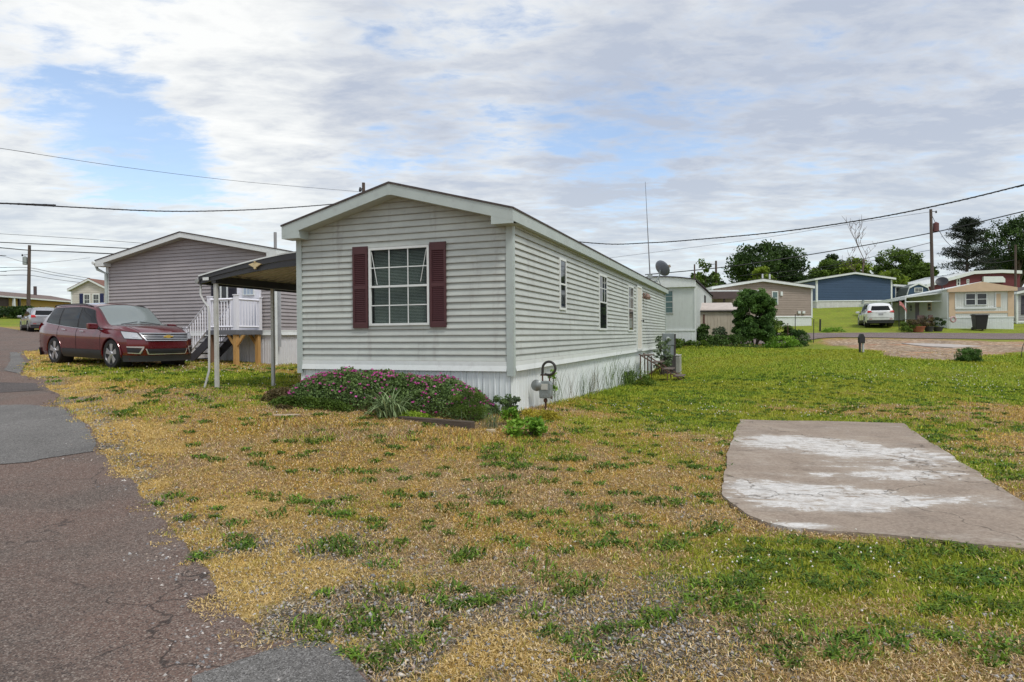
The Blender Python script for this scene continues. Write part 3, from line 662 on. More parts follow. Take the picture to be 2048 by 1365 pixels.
def window(par, M, s0, s1, z0, z1, mat=None, nx=0, ny=0, fr=.045, split=True, pane=None, proud=.045, deep=False, name='window'):
    mat = mat or WHITE; pane = pane or GLASS
    f = MB(M); f.box(s0, s0+fr, z0, z1, .0, proud); f.box(s1-fr, s1, z0, z1, .0, proud); f.box(s0+fr, s1-fr, z0, z0+fr, .0, proud); f.box(s0+fr, s1-fr, z1-fr, z1, .0, proud)
    zm = (z0+z1)/2
    if split: f.box(s0+fr, s1-fr, zm-.018, zm+.018, .004, proud-.004)
    fo = f.obj(name, mat, par)
    p = MB(M); p.box(s0+fr, s1-fr, z0+fr, z1-fr, -.02, .026) if not deep else p.box(s0+fr, s1-fr, z0+fr, z1-fr, .002, .006)
    p.obj('pane', pane, fo)
    if nx or ny:
        g = MB(M); halves = [(z0+fr, zm-.018), (zm+.018, z1-fr)] if split else [(z0+fr, z1-fr)]
        for a, b in halves:
            for i in range(1, nx): x = s0+fr+(s1-s0-2*fr)*i/nx; g.box(x-.009, x+.009, a, b, .026, .034)
            for j in range(1, ny): zz = a+(b-a)*j/ny; g.box(s0+fr, s1-fr, zz-.009, zz+.009, .0265, .033)
        g.obj('muntin', mat, fo)
    return fo
def shutter(par, M, s0, s1, z0, z1, mat):
    q = MB(M); q.box(s0, s0+.04, z0, z1, .02, .05); q.box(s1-.04, s1, z0, z1, .02, .05)
    for a, b in ((z0, z0+.09), ((z0+z1)/2-.035, (z0+z1)/2+.035), (z1-.14, z1)): q.box(s0+.04, s1-.04, a, b, .02, .049)
    q.box(s0+.04, s1-.04, z0+.09, z1-.14, .018, .024)
    n = int((z1-z0-.23)/.034)
    for i in range(n):
        z = z0+.09+(z1-z0-.23)*i/n
        if abs(z+.012-(z0+z1)/2) < .045: continue
        q.quad((s0+.04, z, .047), (s1-.04, z, .047), (s1-.04, z+.032, .026), (s0+.04, z+.032, .026)); q.quad((s0+.04, z, .024), (s1-.04, z, .024), (s1-.04, z, .047), (s0+.04, z, .047))
    return q.obj('shutter', mat, par)
def skirting(par, w, L, zb, zt, mat, sides=('front', 'right', 'left'), pitch_=.10, rib=.012):
    q = MB()
    for sd_ in sides:
        M = wallM(sd_, w, L); ln = w if sd_ in ('front', 'back') else L; n = int(ln/pitch_)
        for i in range(n):
            a = ln*i/n; b = ln*(i+1)/n; c = a+(b-a)*.22; d = a+(b-a)*.30; e = a+(b-a)*.92
            P = [(a, rib), (c, rib), (d, 0), (e, 0), (b, rib)] if i % 3 == 0 else [(a, rib*.45), (c, rib*.45), (d, 0), (e, 0), (b, rib if (i+1) % 3 == 0 else rib*.45)]
            for (s0, o0), (s1, o1) in zip(P, P[1:]):
                q.M = M; q.quad((s0, zb, o0-.01), (s1, zb, o1-.01), (s1, zt, o1-.01), (s0, zt, o0-.01))
    return q.obj('skirt', mat, par)
SOFF = M_('vented_soffit', (.42, .44, .40), .6, var=.08)
SHING = M_('brown_shingle', (.075, .062, .06), .95, var=.35, scale=14, bump=.6, bscale=40)
def gable_home(name, label, cat, x, y, z, yaw, w, L, zb, zs, ze, zr, row, wallmat, trim=None, roofmat=None, fh=.19, ohf=.3, ohs=.14, skirtmat=None,
               front_open=(), sides=('front', 'right', 'left', 'back'), band=.12, lap=.029, ret=True, group=None, corner=.085, posts=True):
    """gabled manufactured home; z values are absolute heights, (x,y) the middle of the front wall"""
    trim = trim or WHITE; roofmat = roofmat or SHING; skirtmat = skirtmat or WHITE
    h = thing(name, label, cat, (x, y, z), yaw, group)
    zb, zs, ze, zr = zb-z, zs-z, ze-z, zr-z      # ze, zr: top of roof at eave and ridge
    hw = w/2; E = hw+ohs
    rt = lambda X: zr-(zr-ze)*abs(X)/E           # roof top line
    soff = ze-fh
    for sd_ in sides:
        M = wallM(sd_, w, L); q = MB(M)
        if sd_ in ('front', 'back'): siding(q, w, zs+band, lambda s: rt(s-hw)-fh*.55, row, front_open if sd_ == 'front' else (), lap)
        else: siding(q, L, zs+band, lambda s: soff+.01, row, (), lap)
        q.obj('wall', wallmat, h)
    b = MB()
    for sd_ in ('front', 'right', 'left'):
        b.M = wallM(sd_, w, L); ln = w if sd_ == 'front' else L
        a0 = corner if sd_ != 'left' else 0; a1 = ln-(corner if sd_ == 'front' else 0)
        b.box(a0, a1, zs+.02, zs+band, -.02, .026); b.quad((a0, zs-.04, .048), (a1, zs-.04, .048), (a1, zs+.05, .028), (a0, zs+.05, .028)); b.quad((a0, zs-.04, .02), (a1, zs-.04, .02), (a1, zs-.04, .048), (a0, zs-.04, .048))
    b.obj('bottom_trim', trim if trim is not GTRIM else WHITE, h)
    skirting(h, w-.06, L, zb, zs+.04, skirtmat)
    if posts:
        for cx, cy in ((-hw, 0), (hw, 0), (hw, L)):
            q = MB(); sx_ = 1 if cx > 0 else -1; sy_ = -1 if cy == 0 else 1
            q.box(min(cx+sx_*.032, cx-sx_*corner), max(cx+sx_*.032, cx-sx_*corner), cy+sy_*.010 if sy_ > 0 else cy-.032, cy+.032 if sy_ > 0 else cy-.010, zs-.12, soff)
            q.box(min(cx+sx_*.034, cx+sx_*.01), max(cx+sx_*.034, cx+sx_*.01), min(cy-sy_*.0, cy-sy_*corner)-(.0 if sy_ > 0 else .0), max(cy+sy_*0, cy-sy_*corner), zs-.12, soff)
            q.obj('corner_trim', trim, h)
    # roof slabs
    r = MB(); t = .022
    for sg in (-1, 1):
        r.prism([(0, zr+.012), (sg*(E+.015), ze+.006), (sg*(E+.015), ze-t), (0, zr-t)], 1, -ohf-.015, L+ohf*.6)
    ro = r.obj('roof', roofmat, h)
    # barge boards with the flat returns at the eaves, and the long eave boards
    f = MB()
    for sg in (-1, 1):
        f.prism([(0, zr-t), (sg*E, ze-t), (sg*E, ze-fh-t*.3), (sg*(E-.02), ze-fh-t*.3), (0, zr-fh-t*.3)], 1, -ohf, -ohf+.03)
        f.prism([(sg*E, ze-t), (sg*(E-.03), ze-t), (sg*(E-.03), soff-.01), (sg*E, soff-.01)], 1, -ohf+.03, L+ohf*.55)
        if ret:
            rl = .38
            zi = rt(sg*(E-rl))-fh-t*.3
            f.prism([(sg*E, soff-.008), (sg*(E-.002), ze-fh), (sg*(E-rl), zi+.003), (sg*(E-rl), soff-.09+.0)][:2]+[(sg*(E-rl), zi+.003), (sg*(E-rl), soff-.05), (sg*E, soff-.05)], 1, -ohf+.001, -ohf+.029)
            f.prism([(sg*(E-rl), zi), (sg*(E-rl+.02), zi), (sg*(E-rl+.02), soff-.05), (sg*(E-rl), soff-.05)], 1, -ohf+.03, -.0)
    f.prism([(-.035, zr-t*.9), (.035, zr-t*.9), (.035, zr-fh-.02), (-.035, zr-fh-.02)], 1, -ohf-.004, -ohf+.0)
    f.obj('fascia', trim, h)
    s = MB()
    for sg in (-1, 1):
        s.quad((0, -ohf+.03, zr-fh-t*.3), (0, .01, zr-fh-t*.3), (sg*(E-.38 if ret else E), .01, rt(E-.38 if ret else E)-fh-t*.3), (sg*(E-.38 if ret else E), -ohf+.03, rt(E-.38 if ret else E)-fh-t*.3))
        if ret: s.quad((sg*E, -ohf+.03, soff-.048), (sg*(E-.36), -ohf+.03, soff-.048), (sg*(E-.36), .01, soff-.048), (sg*E, .01, soff-.048))
        s.quad((sg*hw, 0, soff-.006), (sg*(E-.03), 0, soff-.006), (sg*(E-.03), L, soff-.006), (sg*hw, L, soff-.006))
    s.obj('soffit', SOFF, h)
    return h

YAW = math.radians(-20.2); D1 = Vector((-.9386, .345)); D2 = Vector((.345, .9386))
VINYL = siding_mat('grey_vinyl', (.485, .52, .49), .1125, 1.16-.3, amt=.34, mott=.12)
SHUT = M_('maroon_shutter', (.070, .021, .024), .5, var=.12)
SKIRTW = M_('skirt_metal', (.72, .765, .77), .5, var=.06, scale=2, stretch=(6, 6, .5), dirt=(.42, .43, .42), dirt_amt=.4)
Wd = 4.27
home = gable_home('mobile_home', 'long grey vinyl-sided mobile home with maroon shutters beside its front window, nearest to the viewer', 'mobile home',
                  -2.004, 11.587, .3, YAW, Wd, 20.3, -.35, 1.04, 3.66, 4.26, .1125, VINYL, GTRIM, fh=.2, skirtmat=SKIRTW,
                  front_open=((Wd-2.70, Wd-1.53, 1.49+.02, 2.88-.02),))
Mf = wallM('front', Wd, 20.3); Mr = wallM('right', Wd, 20.3)
fw = window(home, Mf, Wd-2.72, Wd-1.51, 1.49, 2.88, nx=3, ny=2, pane=CLEAR, deep=True, fr=.04)
for a, b in (((.055, 1.32), (.17, .73)), ((1.155, 1.32), (1.04, .76))):      # the tilt-sash rods
    q = MB(Mf); q.tube([(Wd-2.72+a[0], 1.49+a[1], .030), (Wd-2.72+b[0], 1.49+b[1], .030)], .006, 5); q.obj('brace', WHITE, fw)
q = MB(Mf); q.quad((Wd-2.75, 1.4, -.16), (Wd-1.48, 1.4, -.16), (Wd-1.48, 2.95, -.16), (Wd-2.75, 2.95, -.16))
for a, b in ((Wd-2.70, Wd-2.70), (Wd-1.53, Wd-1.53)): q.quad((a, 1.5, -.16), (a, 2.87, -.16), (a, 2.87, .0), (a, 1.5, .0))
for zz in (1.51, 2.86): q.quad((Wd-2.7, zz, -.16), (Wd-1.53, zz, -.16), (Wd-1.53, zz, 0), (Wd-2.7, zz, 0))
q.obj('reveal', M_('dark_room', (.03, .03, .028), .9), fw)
q = MB(Mf)
for i in range(52): z = 1.53+i*.026; q.quad((Wd-2.66, z, -.045), (Wd-1.62, z, -.045), (Wd-1.62, z+.019, -.062), (Wd-2.66, z+.019, -.062))
q.obj('blind', M_('grey_blind', (.74, .76, .66), .7, var=.25, scale=1.5), fw)
for a, b in ((3.055, 2.745), (1.495, 1.185)): shutter(home, Mf, Wd-a, Wd-b, 1.45, 2.92, SHUT)
for s0, s1, z0, z1, nx in ((2.80, 3.29, 1.82, 2.90, 0), (6.50, 7.45, 1.42, 2.89, 3), (10.75, 11.70, 1.40, 2.88, 3)):
    w_ = window(home, Mr, s0, s1, z0, z1, WHITE, fr=.05, proud=.04)
    if nx:
        g = MB(Mr); zm = (z0+z1)/2
        for i in (1, 2): xx = s0+(s1-s0)*i/3; g.box(xx-.01, xx+.01, zm+.02, z1-.05, .0275, .034)
        g.box(s0+.05, s1-.05, (zm+z1)/2-.01, (zm+z1)/2+.01, .028, .033); g.obj('muntin', WHITE, w_)
        c_ = MB(Mr); c_.box(s0+.12, s0+.42, zm+.02, z1-.06, .0, .0270); c_.obj('curtain', M_('dim_curtain', (.20, .21, .24), .6), w_)
q = MB(Mr); q.box(12.33, 13.24, .80, 2.92, .0, .05); d_ = q.obj('door', M_('ivory_door', (.66, .63, .56), .5, var=.05), home, bevel=.006)
q = MB(Mr); q.box(12.27, 12.33, .77, 2.98, 0, .065); q.box(13.24, 13.30, .77, 2.98, 0, .065); q.box(12.27, 13.30, 2.92, 2.98, 0, .066); q.box(12.27, 13.30, .74, .80, 0, .08); q.obj('door_frame', WHITE, d_)
q = MB(Mr); q.lathe([(.012, .05), (.012, .10), (.032, .11), (.034, .14), (.02, .16)], 12, (13.12, 1.78, 0), 2); q.obj('door_knob', BLACK, d_)
q = MB(Mr); q.box(13.78, 13.92, 2.60, 2.82, .02, .06); q.lathe([(.05, .0), (.10, .02), (.115, .1), (.06, .2), (.02, .22)], 14, (13.85, 2.56, .17), 1); q.tube([(13.85, 2.74, .05), (13.85, 2.80, .12), (13.85, 2.77, .17)], .015)
q.obj('wall_lamp', M_('lamp_brown', (.22, .14, .11), .5), home)
q = MB(Matrix.Translation((.9, 6, 0))); q.tube([(0, 0, 3.5), (0, 0, 4.15)], .045, 10); q.obj('vent_pipe', M_('pipe_grey', (.3, .3, .3), .6), home)

def hp(s, o, z):    # point beside the right wall of the near home: s along, o outwards, z absolute
    p = Vector((0, 10.85)) + D2*s + Vector((.9386, -.345))*o; return Vector((p.x, p.y, z))
def hf(t, o, z):    # point before the front wall: t metres left of the near corner, o outwards
    p = Vector((0, 10.85)) + D1*t - D2*o; return Vector((p.x, p.y, z))

# ---- satellite dish and whip antenna at the far roof edge
p = at(1321, 557, 29.4)
sat = thing('satellite_dish', 'grey satellite dish on the far end of the near home\'s roof edge', 'satellite dish', p, 0)
q = MB(); q.tube([(-.25, -.1, -.55), (-.22, -.05, -.12), (-.05, 0, .1), (0, 0, .38)], .028, 8); q.tube([(-.4, 0, -.5), (.2, 0, -.5)], .02, 6); q.tube([(.1, .1, -.5), (-.1, 0, 0)], .015, 6); q.obj('mast', STEEL, sat)
Md = Matrix.Translation((.05, 0, .42)) @ Matrix.Rotation(math.radians(62), 4, 'X') @ Matrix.Rotation(math.radians(-38), 4, 'Y')
Md = Matrix.Translation((0, -.05, .40)) @ Vector((.80, .38, .46)).to_track_quat('Z', 'Y').to_matrix().to_4x4() @ Matrix.Diagonal((1.12, .95, 1, 1))
q = MB(Md); q.lathe([(.0, .0), (.12, .008), (.22, .03), (.33, .075), (.40, .12), (.405, .12), (.40, .105), (.33, .058), (.2, .012), (.0, -.02)], 28); q.obj('reflector', M_('dish_grey', (.20, .22, .25), .5), sat, smooth=True)
q = MB(Md); q.tube([(0, -.36, .08), (0, -.30, .32), (0, -.1, .46)], .014, 6); q.obj('feed_arm', STEEL, sat); q = MB(Md); q.box(-.07, .07, -.14, -.02, .42, .52); q.obj('feed_horn', M_('horn_tan', (.3, .25, .2), .6), sat, bevel=.01)
a0 = at(1300, 552, 29.6); a1 = at(1290.5, 364, 29.6)
ant = thing('whip_antenna', 'tall thin whip antenna rising from the roof behind the satellite dish', 'antenna', a0)
v = a1-a0
q = MB(); q.tube([(0, 0, -.5), (0, 0, 0), v*.3, v*.62], [.03, .03, .022, .016], 8); q.obj('mast', M_('whip', (.2, .2, .21), .4), ant)
q = MB(); q.tube([v*.62, v], [.012, .007], 6); q.obj('whip', BLACK, ant)
q = MB(); q.box(-.1, .1, -.06, .06, -.12, .05); q.tube([(-.35, 0, -.25), (.35, 0, -.25)], .02, 6); q.tube([(-.3, 0, -.45), (-.3, 0, -.15)], .02, 6); q.obj('bracket', STEEL, ant)

# ---- gas meter
gb = hp(.95, .28, .22); gb.z = h1(gb.x, gb.y)
gm = thing('gas_meter', 'grey gas meter with round regulator and looped black pipe against the white skirt', 'gas meter', gb, YAW)
GP = M_('meter_grey', (.23, .26, .26), .5, .2, var=.2, scale=14, dirt=(.13, .07, .05), dirt_amt=.7)
q = MB(); q.tube([(0, 0, -.1), (0, 0, .42)], .024, 10); q.lathe([(.03, .2), (.05, .22), (.05, .27), (.03, .29)], 10); q.tube([(.0, 0, .40), (-.07, 0, .44), (-.07, 0, .86)], .020, 8); q.tube([(.10, 0, .70), (.10, 0, .84), (-.12, 0, .84)], .018, 8)
q.obj('riser_pipe', RUST, gm)
q = MB(); q.prism([(-.13, .30), (.13, .30), (.16, .36), (.16, .62), (.12, .70), (-.10, .70), (-.14, .62)], 1, -.09, .09); q.obj('meter_case', GP, gm, bevel=.02)
q = MB(); q.box(-.08, .08, -.105, -.085, .50, .64); q.obj('dial', M_('dial_pale', (.5, .5, .46), .4), gm, bevel=.004)
q = MB(); q.lathe([(.02, -.16), (.05, -.15), (.12, -.11), (.135, -.095), (.135, -.075), (.10, -.05), (.05, .0), (.03, .06)], 24, (-.19, 0, .60), 1); q.obj('regulator', M_('regulator_grey', (.22, .24, .24), .4, .4), gm, smooth=True)
loop = [(-.07, 0, .84)] + [(.09+.155*math.cos(a), 0, 1.0+.155*math.sin(a)) for a in np.linspace(PI, -PI*.55, 18)] + [(-.02, .02, .86)]
q = MB(); q.tube(loop, .030, 10); q.obj('hose', M_('rubber_black', (.03, .026, .024), .5), gm, smooth=True); gm.scale = (.76, .76, .76)

# ---- electric meter pedestal
pp = at(1336, 690, 25.2); gz_ = h1(pp.x, pp.y)
em = thing('electric_meter', 'grey electric meter box on a post standing behind the air conditioner', 'electric meter', (pp.x, pp.y, gz_), YAW*.3)
EB = M_('meter_box', (.22, .25, .26), .5, .3, var=.15)
zt = at(1336, 667, 25.2).z-gz_
q = MB(); q.box(-.22, .22, -.12, .02, zt-.46, zt); q.obj('meter_box', EB, em, bevel=.015)
q = MB(); q.lathe([(.085, -.12), (.085, -.17), (.07, -.20), (.0, -.21)], 18, (-.02, 0, zt-.22), 1); q.obj('meter_glass', M_('meter_face', (.45, .48, .48), .2), em, smooth=True)
q = MB(); q.box(-.20, .20, -.10, .01, zt-.86, zt-.47); q.tube([(-.1, -.11, zt-.9), (-.1, -.11, zt-.47)], .03, 8); q.tube([(.08, -.11, zt-.9), (.08, -.11, zt-.47)], .03, 8); q.obj('breaker_box', EB, em)
q = MB(); q.box(-.16, .30, .03, .17, -.1, zt-.03); q.obj('post', M_('post_dark', (.05, .045, .045), .8, var=.2), em)

# ---- air conditioner
pa = at(1343, 748, 25.6); zg = h1(pa.x, pa.y)
acu = thing('air_conditioner', 'square pale grey air conditioner unit on the grass beside the near home', 'air conditioner', (pa.x, pa.y, zg), YAW)
q = MB(); q.box(-.34, .34, -.34, .34, .03, .70); q.obj('cabinet', M_('ac_grey', (.36, .36, .335), .5, var=.1, dirt=(.2, .17, .14), dirt_amt=.4), acu, bevel=.03)
q = MB()
for i in range(13):
    z = .09+i*.044
    q.box(-.355, .355, -.352, .352, z, z+.018)
q.obj('louvre', M_('ac_louvre', (.44, .43, .40), .5), acu)
q = MB(); q.box(-.36, .36, -.36, .36, .69, .73); q.lathe([(.26, .73), (.26, .75), (.22, .76), (.0, .76)], 20); q.obj('top_cover', M_('ac_top', (.42, .41, .39), .5), acu, bevel=.01)
q = MB(); q.box(-.42, .42, -.42, .42, -.08, .03); q.obj('pad', M_('ac_pad', (.35, .33, .31), .9), acu)

# ---- metal steps below the side door
sb = hp(12.8, .05, 0); zg = h1(*hp(12.8, 1.0, 0)[:2])
st = thing('steps', 'rusty metal steps with worn treads leading up to the ivory side door', 'steps', (sb.x, sb.y, zg), YAW)
TR = M_('tread_wood', (.13, .10, .085), .9, var=.3, scale=10); n_ = 4; top = .98-zg; 
for i in range(n_):
    z = top-(top)*(i+.35)/(n_+.2); q = MB(); q.box(.10+i*.36, .10+i*.36+.33, -.5, .5, z-.035, z); q.obj('tread', TR, st)
q = MB()
for sy in (-.48, .48):
    q.tube([(.05, sy, top-.06), (1.55, sy, .02)], .022, 6); q.tube([(.10, sy, -.05), (.10, sy, top-.08)], .022, 6); q.tube([(.34, sy, -.05), (.34, sy, top-.16)], .018, 6)
    q.tube([(1.0, sy, -.05), (1.0, sy, .42)], .018, 6); q.tube([(.10, sy, .05), (.8, sy, top*.55)], .014, 6); q.tube([(1.42, sy, -.05), (1.42, sy, .12)], .018, 6)
q.obj('frame', RUST, st)

# ---- neighbour's double-wide
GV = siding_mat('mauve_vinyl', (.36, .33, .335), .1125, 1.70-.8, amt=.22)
Rc = Vector((-7.247, 20.3)); gw = 7.3; mc = Rc + D1*(gw/2)
nb_ = gable_home('mobile_home', 'wide mauve-grey sided home with white trim and a porch, behind the maroon car', 'mobile home', mc.x, mc.y, .8, YAW, gw, 14, .3, 1.70, 4.30, 5.05, .1125, GV, WHITE, fh=.17, ohf=.3, ohs=.2,
                 skirtmat=M_('skirt_white', (.66, .67, .70), .5, var=.05, dirt=(.4, .4, .42), dirt_amt=.3))
Mg = wallM('front', gw, 14); Sx = lambda t: gw-t
window(nb_, Mg, Sx(2.27), Sx(1.94), 1.95, 2.82, nx=0, split=False, fr=.06)
NAVY = M_('dark_shutter', (.03, .03, .045), .6)
shutter(nb_, Mg, Sx(2.62), Sx(2.29), 1.93, 2.84, NAVY); shutter(nb_, Mg, Sx(1.92), Sx(1.60), 1.93, 2.84, NAVY)
q = MB(Mg); q.box(Sx(1.50), Sx(.70), 1.02, 3.02, 0, .05); d_ = q.obj('door', PVC, nb_, bevel=.004)
q = MB(Mg); q.box(Sx(1.56), Sx(1.50), .98, 3.08, 0, .06); q.box(Sx(.70), Sx(.64), .98, 3.08, 0, .06); q.box(Sx(1.56), Sx(.64), 3.02, 3.08, 0, .062); q.obj('door_frame', PVC, d_)
window(d_, Mg @ Matrix.Translation((0, 0, .045)), Sx(1.31), Sx(.87), 2.12, 2.90, nx=3, ny=2, split=False, deep=False, pane=M_('pale_pane', (.35, .42, .52), .1), fr=.03)
q = MB(); q.tube([(gw/2+.05, -.26, 3.30), (gw/2+.02, -.1, 3.18), (gw/2-.02, -.08, 3.05), (gw/2-.02, -.08, -.05), (gw/2+.12, -.2, -.12)], .045, 8); q.obj('downspout', WHITE, nb_)
q = MB(); q.tube([(-gw/2-.30, -.2, 3.36), (-gw/2-.28, -.15, 3.2), (-gw/2+.03, -.08, 3.05), (-gw/2+.03, -.08, 0)], .05, 8); q.obj('downspout', GTRIM, nb_)
q = MB(); q.tube([(-gw/2-.25, -.35, 3.40), (-gw/2-.25, 8, 3.40)], .06, 8); q.obj('gutter', WHITE, nb_)
q = MB(); q.tube([(2.3, 1.5, 3.7), (2.3, 1.5, 4.35)], .05, 8); q.obj('vent_pipe', M_('pipe_grey', (.3, .3, .3)), nb_)
q = MB(Mg); q.box(gw+.02, gw+.10, 2.9-2.4, 3.0, .0, .05); q.obj('conduit', M_('conduit_grey', (.35, .36, .38), .5), nb_)

# ---- its porch
N0 = Vector((-8.21, 19.47)); px_, py_ = N0.x, N0.y; gz0 = h1(px_, py_)
po = thing('porch', 'small raised porch with white railing, grey deck and yellow timber posts at the mauve home', 'porch', (px_, py_, gz0), YAW)
dz = 1.82-gz0; YW = M_('yellow_timber', (.50, .29, .10), .75, var=.2, scale=5, stretch=(5, 5, .6)); DG = M_('deck_grey', (.14, .145, .16), .7, var=.12)
q = MB(); q.box(-1.08, .08, -.08, 1.02, dz-.14, dz-.0); q.obj('deck', DG, po, bevel=.004)
for cx, cy in ((-.03, .02), (-.98, .02), (-.02, .92)):
    q = MB(); q.box(cx-.06, cx+.06, cy-.06, cy+.06, -.1, dz-.14)
    if cx > -.5:
        for sx_, sy_ in (((-1, 0), (1, 0)) if cy < .5 else ((-1, 0), )): q.prism([(cx+sx_*.06, dz-.50), (cx+sx_*.34, dz-.15), (cx+sx_*.24, dz-.15), (cx+sx_*.06, dz-.36)], 1, cy-.03, cy+.03)
    q.obj('post', YW if cx > -.5 else M_('brown_timber', (.20, .12, .08), .8), po)
def railing(mb, a, b, h, n, zb_=.10):
    a, b = Vector(a), Vector(b)
    for zz, s_ in ((h, .04), (zb_, .032)):
        mb.tube([a+Vector((0, 0, zz)), b+Vector((0, 0, zz))], s_, 4)
    for i in range(1, n): p_ = a.lerp(b, i/n); mb.tube([p_+Vector((0, 0, zb_)), p_+Vector((0, 0, h))], .021, 4)
q = MB(); railing(q, (0, 0, dz), (-1.0, 0, dz), .92, 9); q.obj('railing', PVC, po)
q = MB(); railing(q, (0, 0, dz), (0, .98, dz), .92, 8); q.obj('railing', PVC, po)
q = MB(); railing(q, (-1.0, 0, dz), (-1.96, 0, .12), .92, 10); q.obj('stair_railing', PVC, po)
q = MB(); railing(q, (-1.0, .95, dz), (-1.96, .95, .12), .92, 10); q.obj('stair_railing', PVC, po)
for cx, cy, z0, z1 in ((0, 0, dz, dz+1.03), (-1.0, 0, dz, dz+1.0), (0, .98, dz, dz+1.0), (-1.96, 0, -.05, 1.13), (-1.96, .95, -.05, 1.13), (-1.0, .95, dz, dz+1.0)):
    q = MB(); q.box(cx-.055, cx+.055, cy-.055, cy+.055, z0, z1); q.box(cx-.07, cx+.07, cy-.07, cy+.07, z1, z1+.03); q.obj('newel_post', PVC, po)
ns = 5
for i in range(ns): q = MB(); z = dz*(1-(i+1)/(ns+1)); q.box(-1.08-.17*(i+1)-.05, -1.08-.17*i, .03, .92, z-.04, z); q.obj('tread', DG, po)
q = MB()
for y0 in (.0, .90): q.prism([(-1.05, dz-.15), (-1.05, dz-.45), (-1.95, -.12), (-2.05, .10), (-1.95, .16)], 1, y0, y0+.05)
q.obj('stringer', M_('stringer_dark', (.07, .07, .085), .8), po)

# ---- carport roof beside the near home
cz = .5; c0 = Vector((-4.008-.03, 12.323+.02)); cp = thing('carport', 'black-edged carport awning on slim pale posts against the near home\'s left wall', 'carport', (c0.x, c0.y, cz), YAW)
BLK = M_('black_fascia', (.035, .036, .040), .45, var=.2); PST = M_('pale_post', (.50, .51, .48), .5, var=.1, dirt=(.2, .18, .15), dirt_amt=.4)
Wc = 2.38; Lc = 6.5
def cz_(u): return (3.20-cz)-.36*(u**1.35)         # roof top, u 0..1 away from the wall
us = [i/10 for i in range(11)]
q = MB()
for a, b in zip(us, us[1:]): q.quad((-a*Wc, 0, cz_(a)-.005), (-b*Wc, 0, cz_(b)-.005), (-b*Wc, Lc, cz_(b)-.005), (-a*Wc, Lc, cz_(a)-.005)); q.quad((-a*Wc, 0.02, cz_(a)-.045), (-b*Wc, 0.02, cz_(b)-.045), (-b*Wc, Lc, cz_(b)-.045), (-a*Wc, Lc, cz_(a)-.045))
for k in range(24):
    y0 = .2+k*.26
    for a, b in zip(us, us[1:]): q.quad((-a*Wc, y0, cz_(a)-.046), (-b*Wc, y0, cz_(b)-.046), (-b*Wc, y0, cz_(b)-.085), (-a*Wc, y0, cz_(a)-.085))
q.obj('roof', M_('carport_ceiling', (.60, .56, .48), .6, var=.1, dirt=(.2, .16, .12), dirt_amt=.4), cp)
q = MB()
for a, b in zip(us, us[1:]):
    ha, hb = .26-.10*a, .26-.10*b
    for (t0, t1, off) in ((0, .52, 0), (.54, 1, .02)):
        za0, za1, zb0, zb1 = cz_(a)-ha*t0, cz_(a)-ha*t1, cz_(b)-hb*t0, cz_(b)-hb*t1
        q.quad((-a*Wc, -.03+off, za0), (-b*Wc, -.03+off, zb0), (-b*Wc, -.03+off, zb1), (-a*Wc, -.03+off, za1)); q.quad((-a*Wc, -.03+off, za1), (-b*Wc, -.03+off, zb1), (-b*Wc, .02+off, zb1), (-a*Wc, .02+off, za1))
q.box(-Wc-.02, -Wc+.02, -.02, Lc, cz_(1)-.17, cz_(1)-.01)
q.obj('fascia', BLK, cp)
q = MB()
for a, b in zip(us, us[1:]): q.quad((-a*Wc, -.045, cz_(a)+.012), (-b*Wc, -.045, cz_(b)+.012), (-b*Wc, -.045, cz_(b)-.016), (-a*Wc, -.045, cz_(a)-.016)); q.quad((-a*Wc, -.045, cz_(a)+.012), (-b*Wc, -.045, cz_(b)+.012), (-b*Wc, .04, cz_(b)+.012), (-a*Wc, .04, cz_(a)+.012))
q.obj('edge_trim', WHITE, cp)
bx = -2.03; q = MB(); q.box(bx-.05, bx+.05, .0, Lc-.1, cz_(.85)-.23, cz_(.85)-.08); q.obj('beam', BLK, cp)
for yy, wd in ((.06, .055), (1.70, .05), (4.9, .05)):
    P_ = c0 + D1*2.03 + D2*yy; q = MB(); q.box(bx-wd/2-.01, bx+wd/2+.01, yy-wd/2, yy+wd/2, h1(P_.x, P_.y)-cz-.1, cz_(.85)-.23); q.obj('post', PST, cp)
q = MB(); q.tube([(-Wc-.05, -.04, cz_(1)-.10), (-Wc-.05, Lc, cz_(1)-.10)], .05, 8); gt = q.obj('gutter', M_('gutter_grey', (.3, .31, .30), .5), cp)
q = MB(); zg = h1(*(c0+D1*2.1)[:])-cz; q.tube([(-Wc-.03, .05, cz_(1)-.14), (-Wc-.02, .03, cz_(1)-.38), (-Wc+.10, .0, cz_(1)-.52), (-Wc+.22, -.02, cz_(1)-.62), (-Wc+.25, -.02, cz_(1)-.8), (-Wc+.23, -.02, zg+.35), (-Wc+.14, -.05, zg+.02)], .022, 8); q.obj('downspout', M_('pipe_pale', (.5, .51, .5), .5), cp, smooth=True)
EAG = [(0, .05), (.012, .035), (.05, .05), (.10, .035), (.15, .02), (.12, .005), (.09, .0), (.10, -.012), (.06, -.015), (.065, -.03), (.03, -.025), (.025, -.06), (0, -.075)]
EAG = EAG + [(-a, b) for a, b in EAG[::-1] if a > 0]
ex = -.95; q = MB(Matrix.Translation((ex, 0, cz_(.4)-.11))); q.prism(EAG, 1, -.065, -.028); q.lathe([(.0, -.085), (.016, -.075), (.016, -.03)], 8, (0, 0, .06), 1); q.obj('eagle_ornament', M_('gold_ornament', (.62, .50, .28), .4, .3), cp)
q = MB(); q.box(-Wc+.12, -Wc+.26, -.05, -.032, cz_(.93)-.13, cz_(.93)-.07); q.obj('name_plate', WHITE, cp)

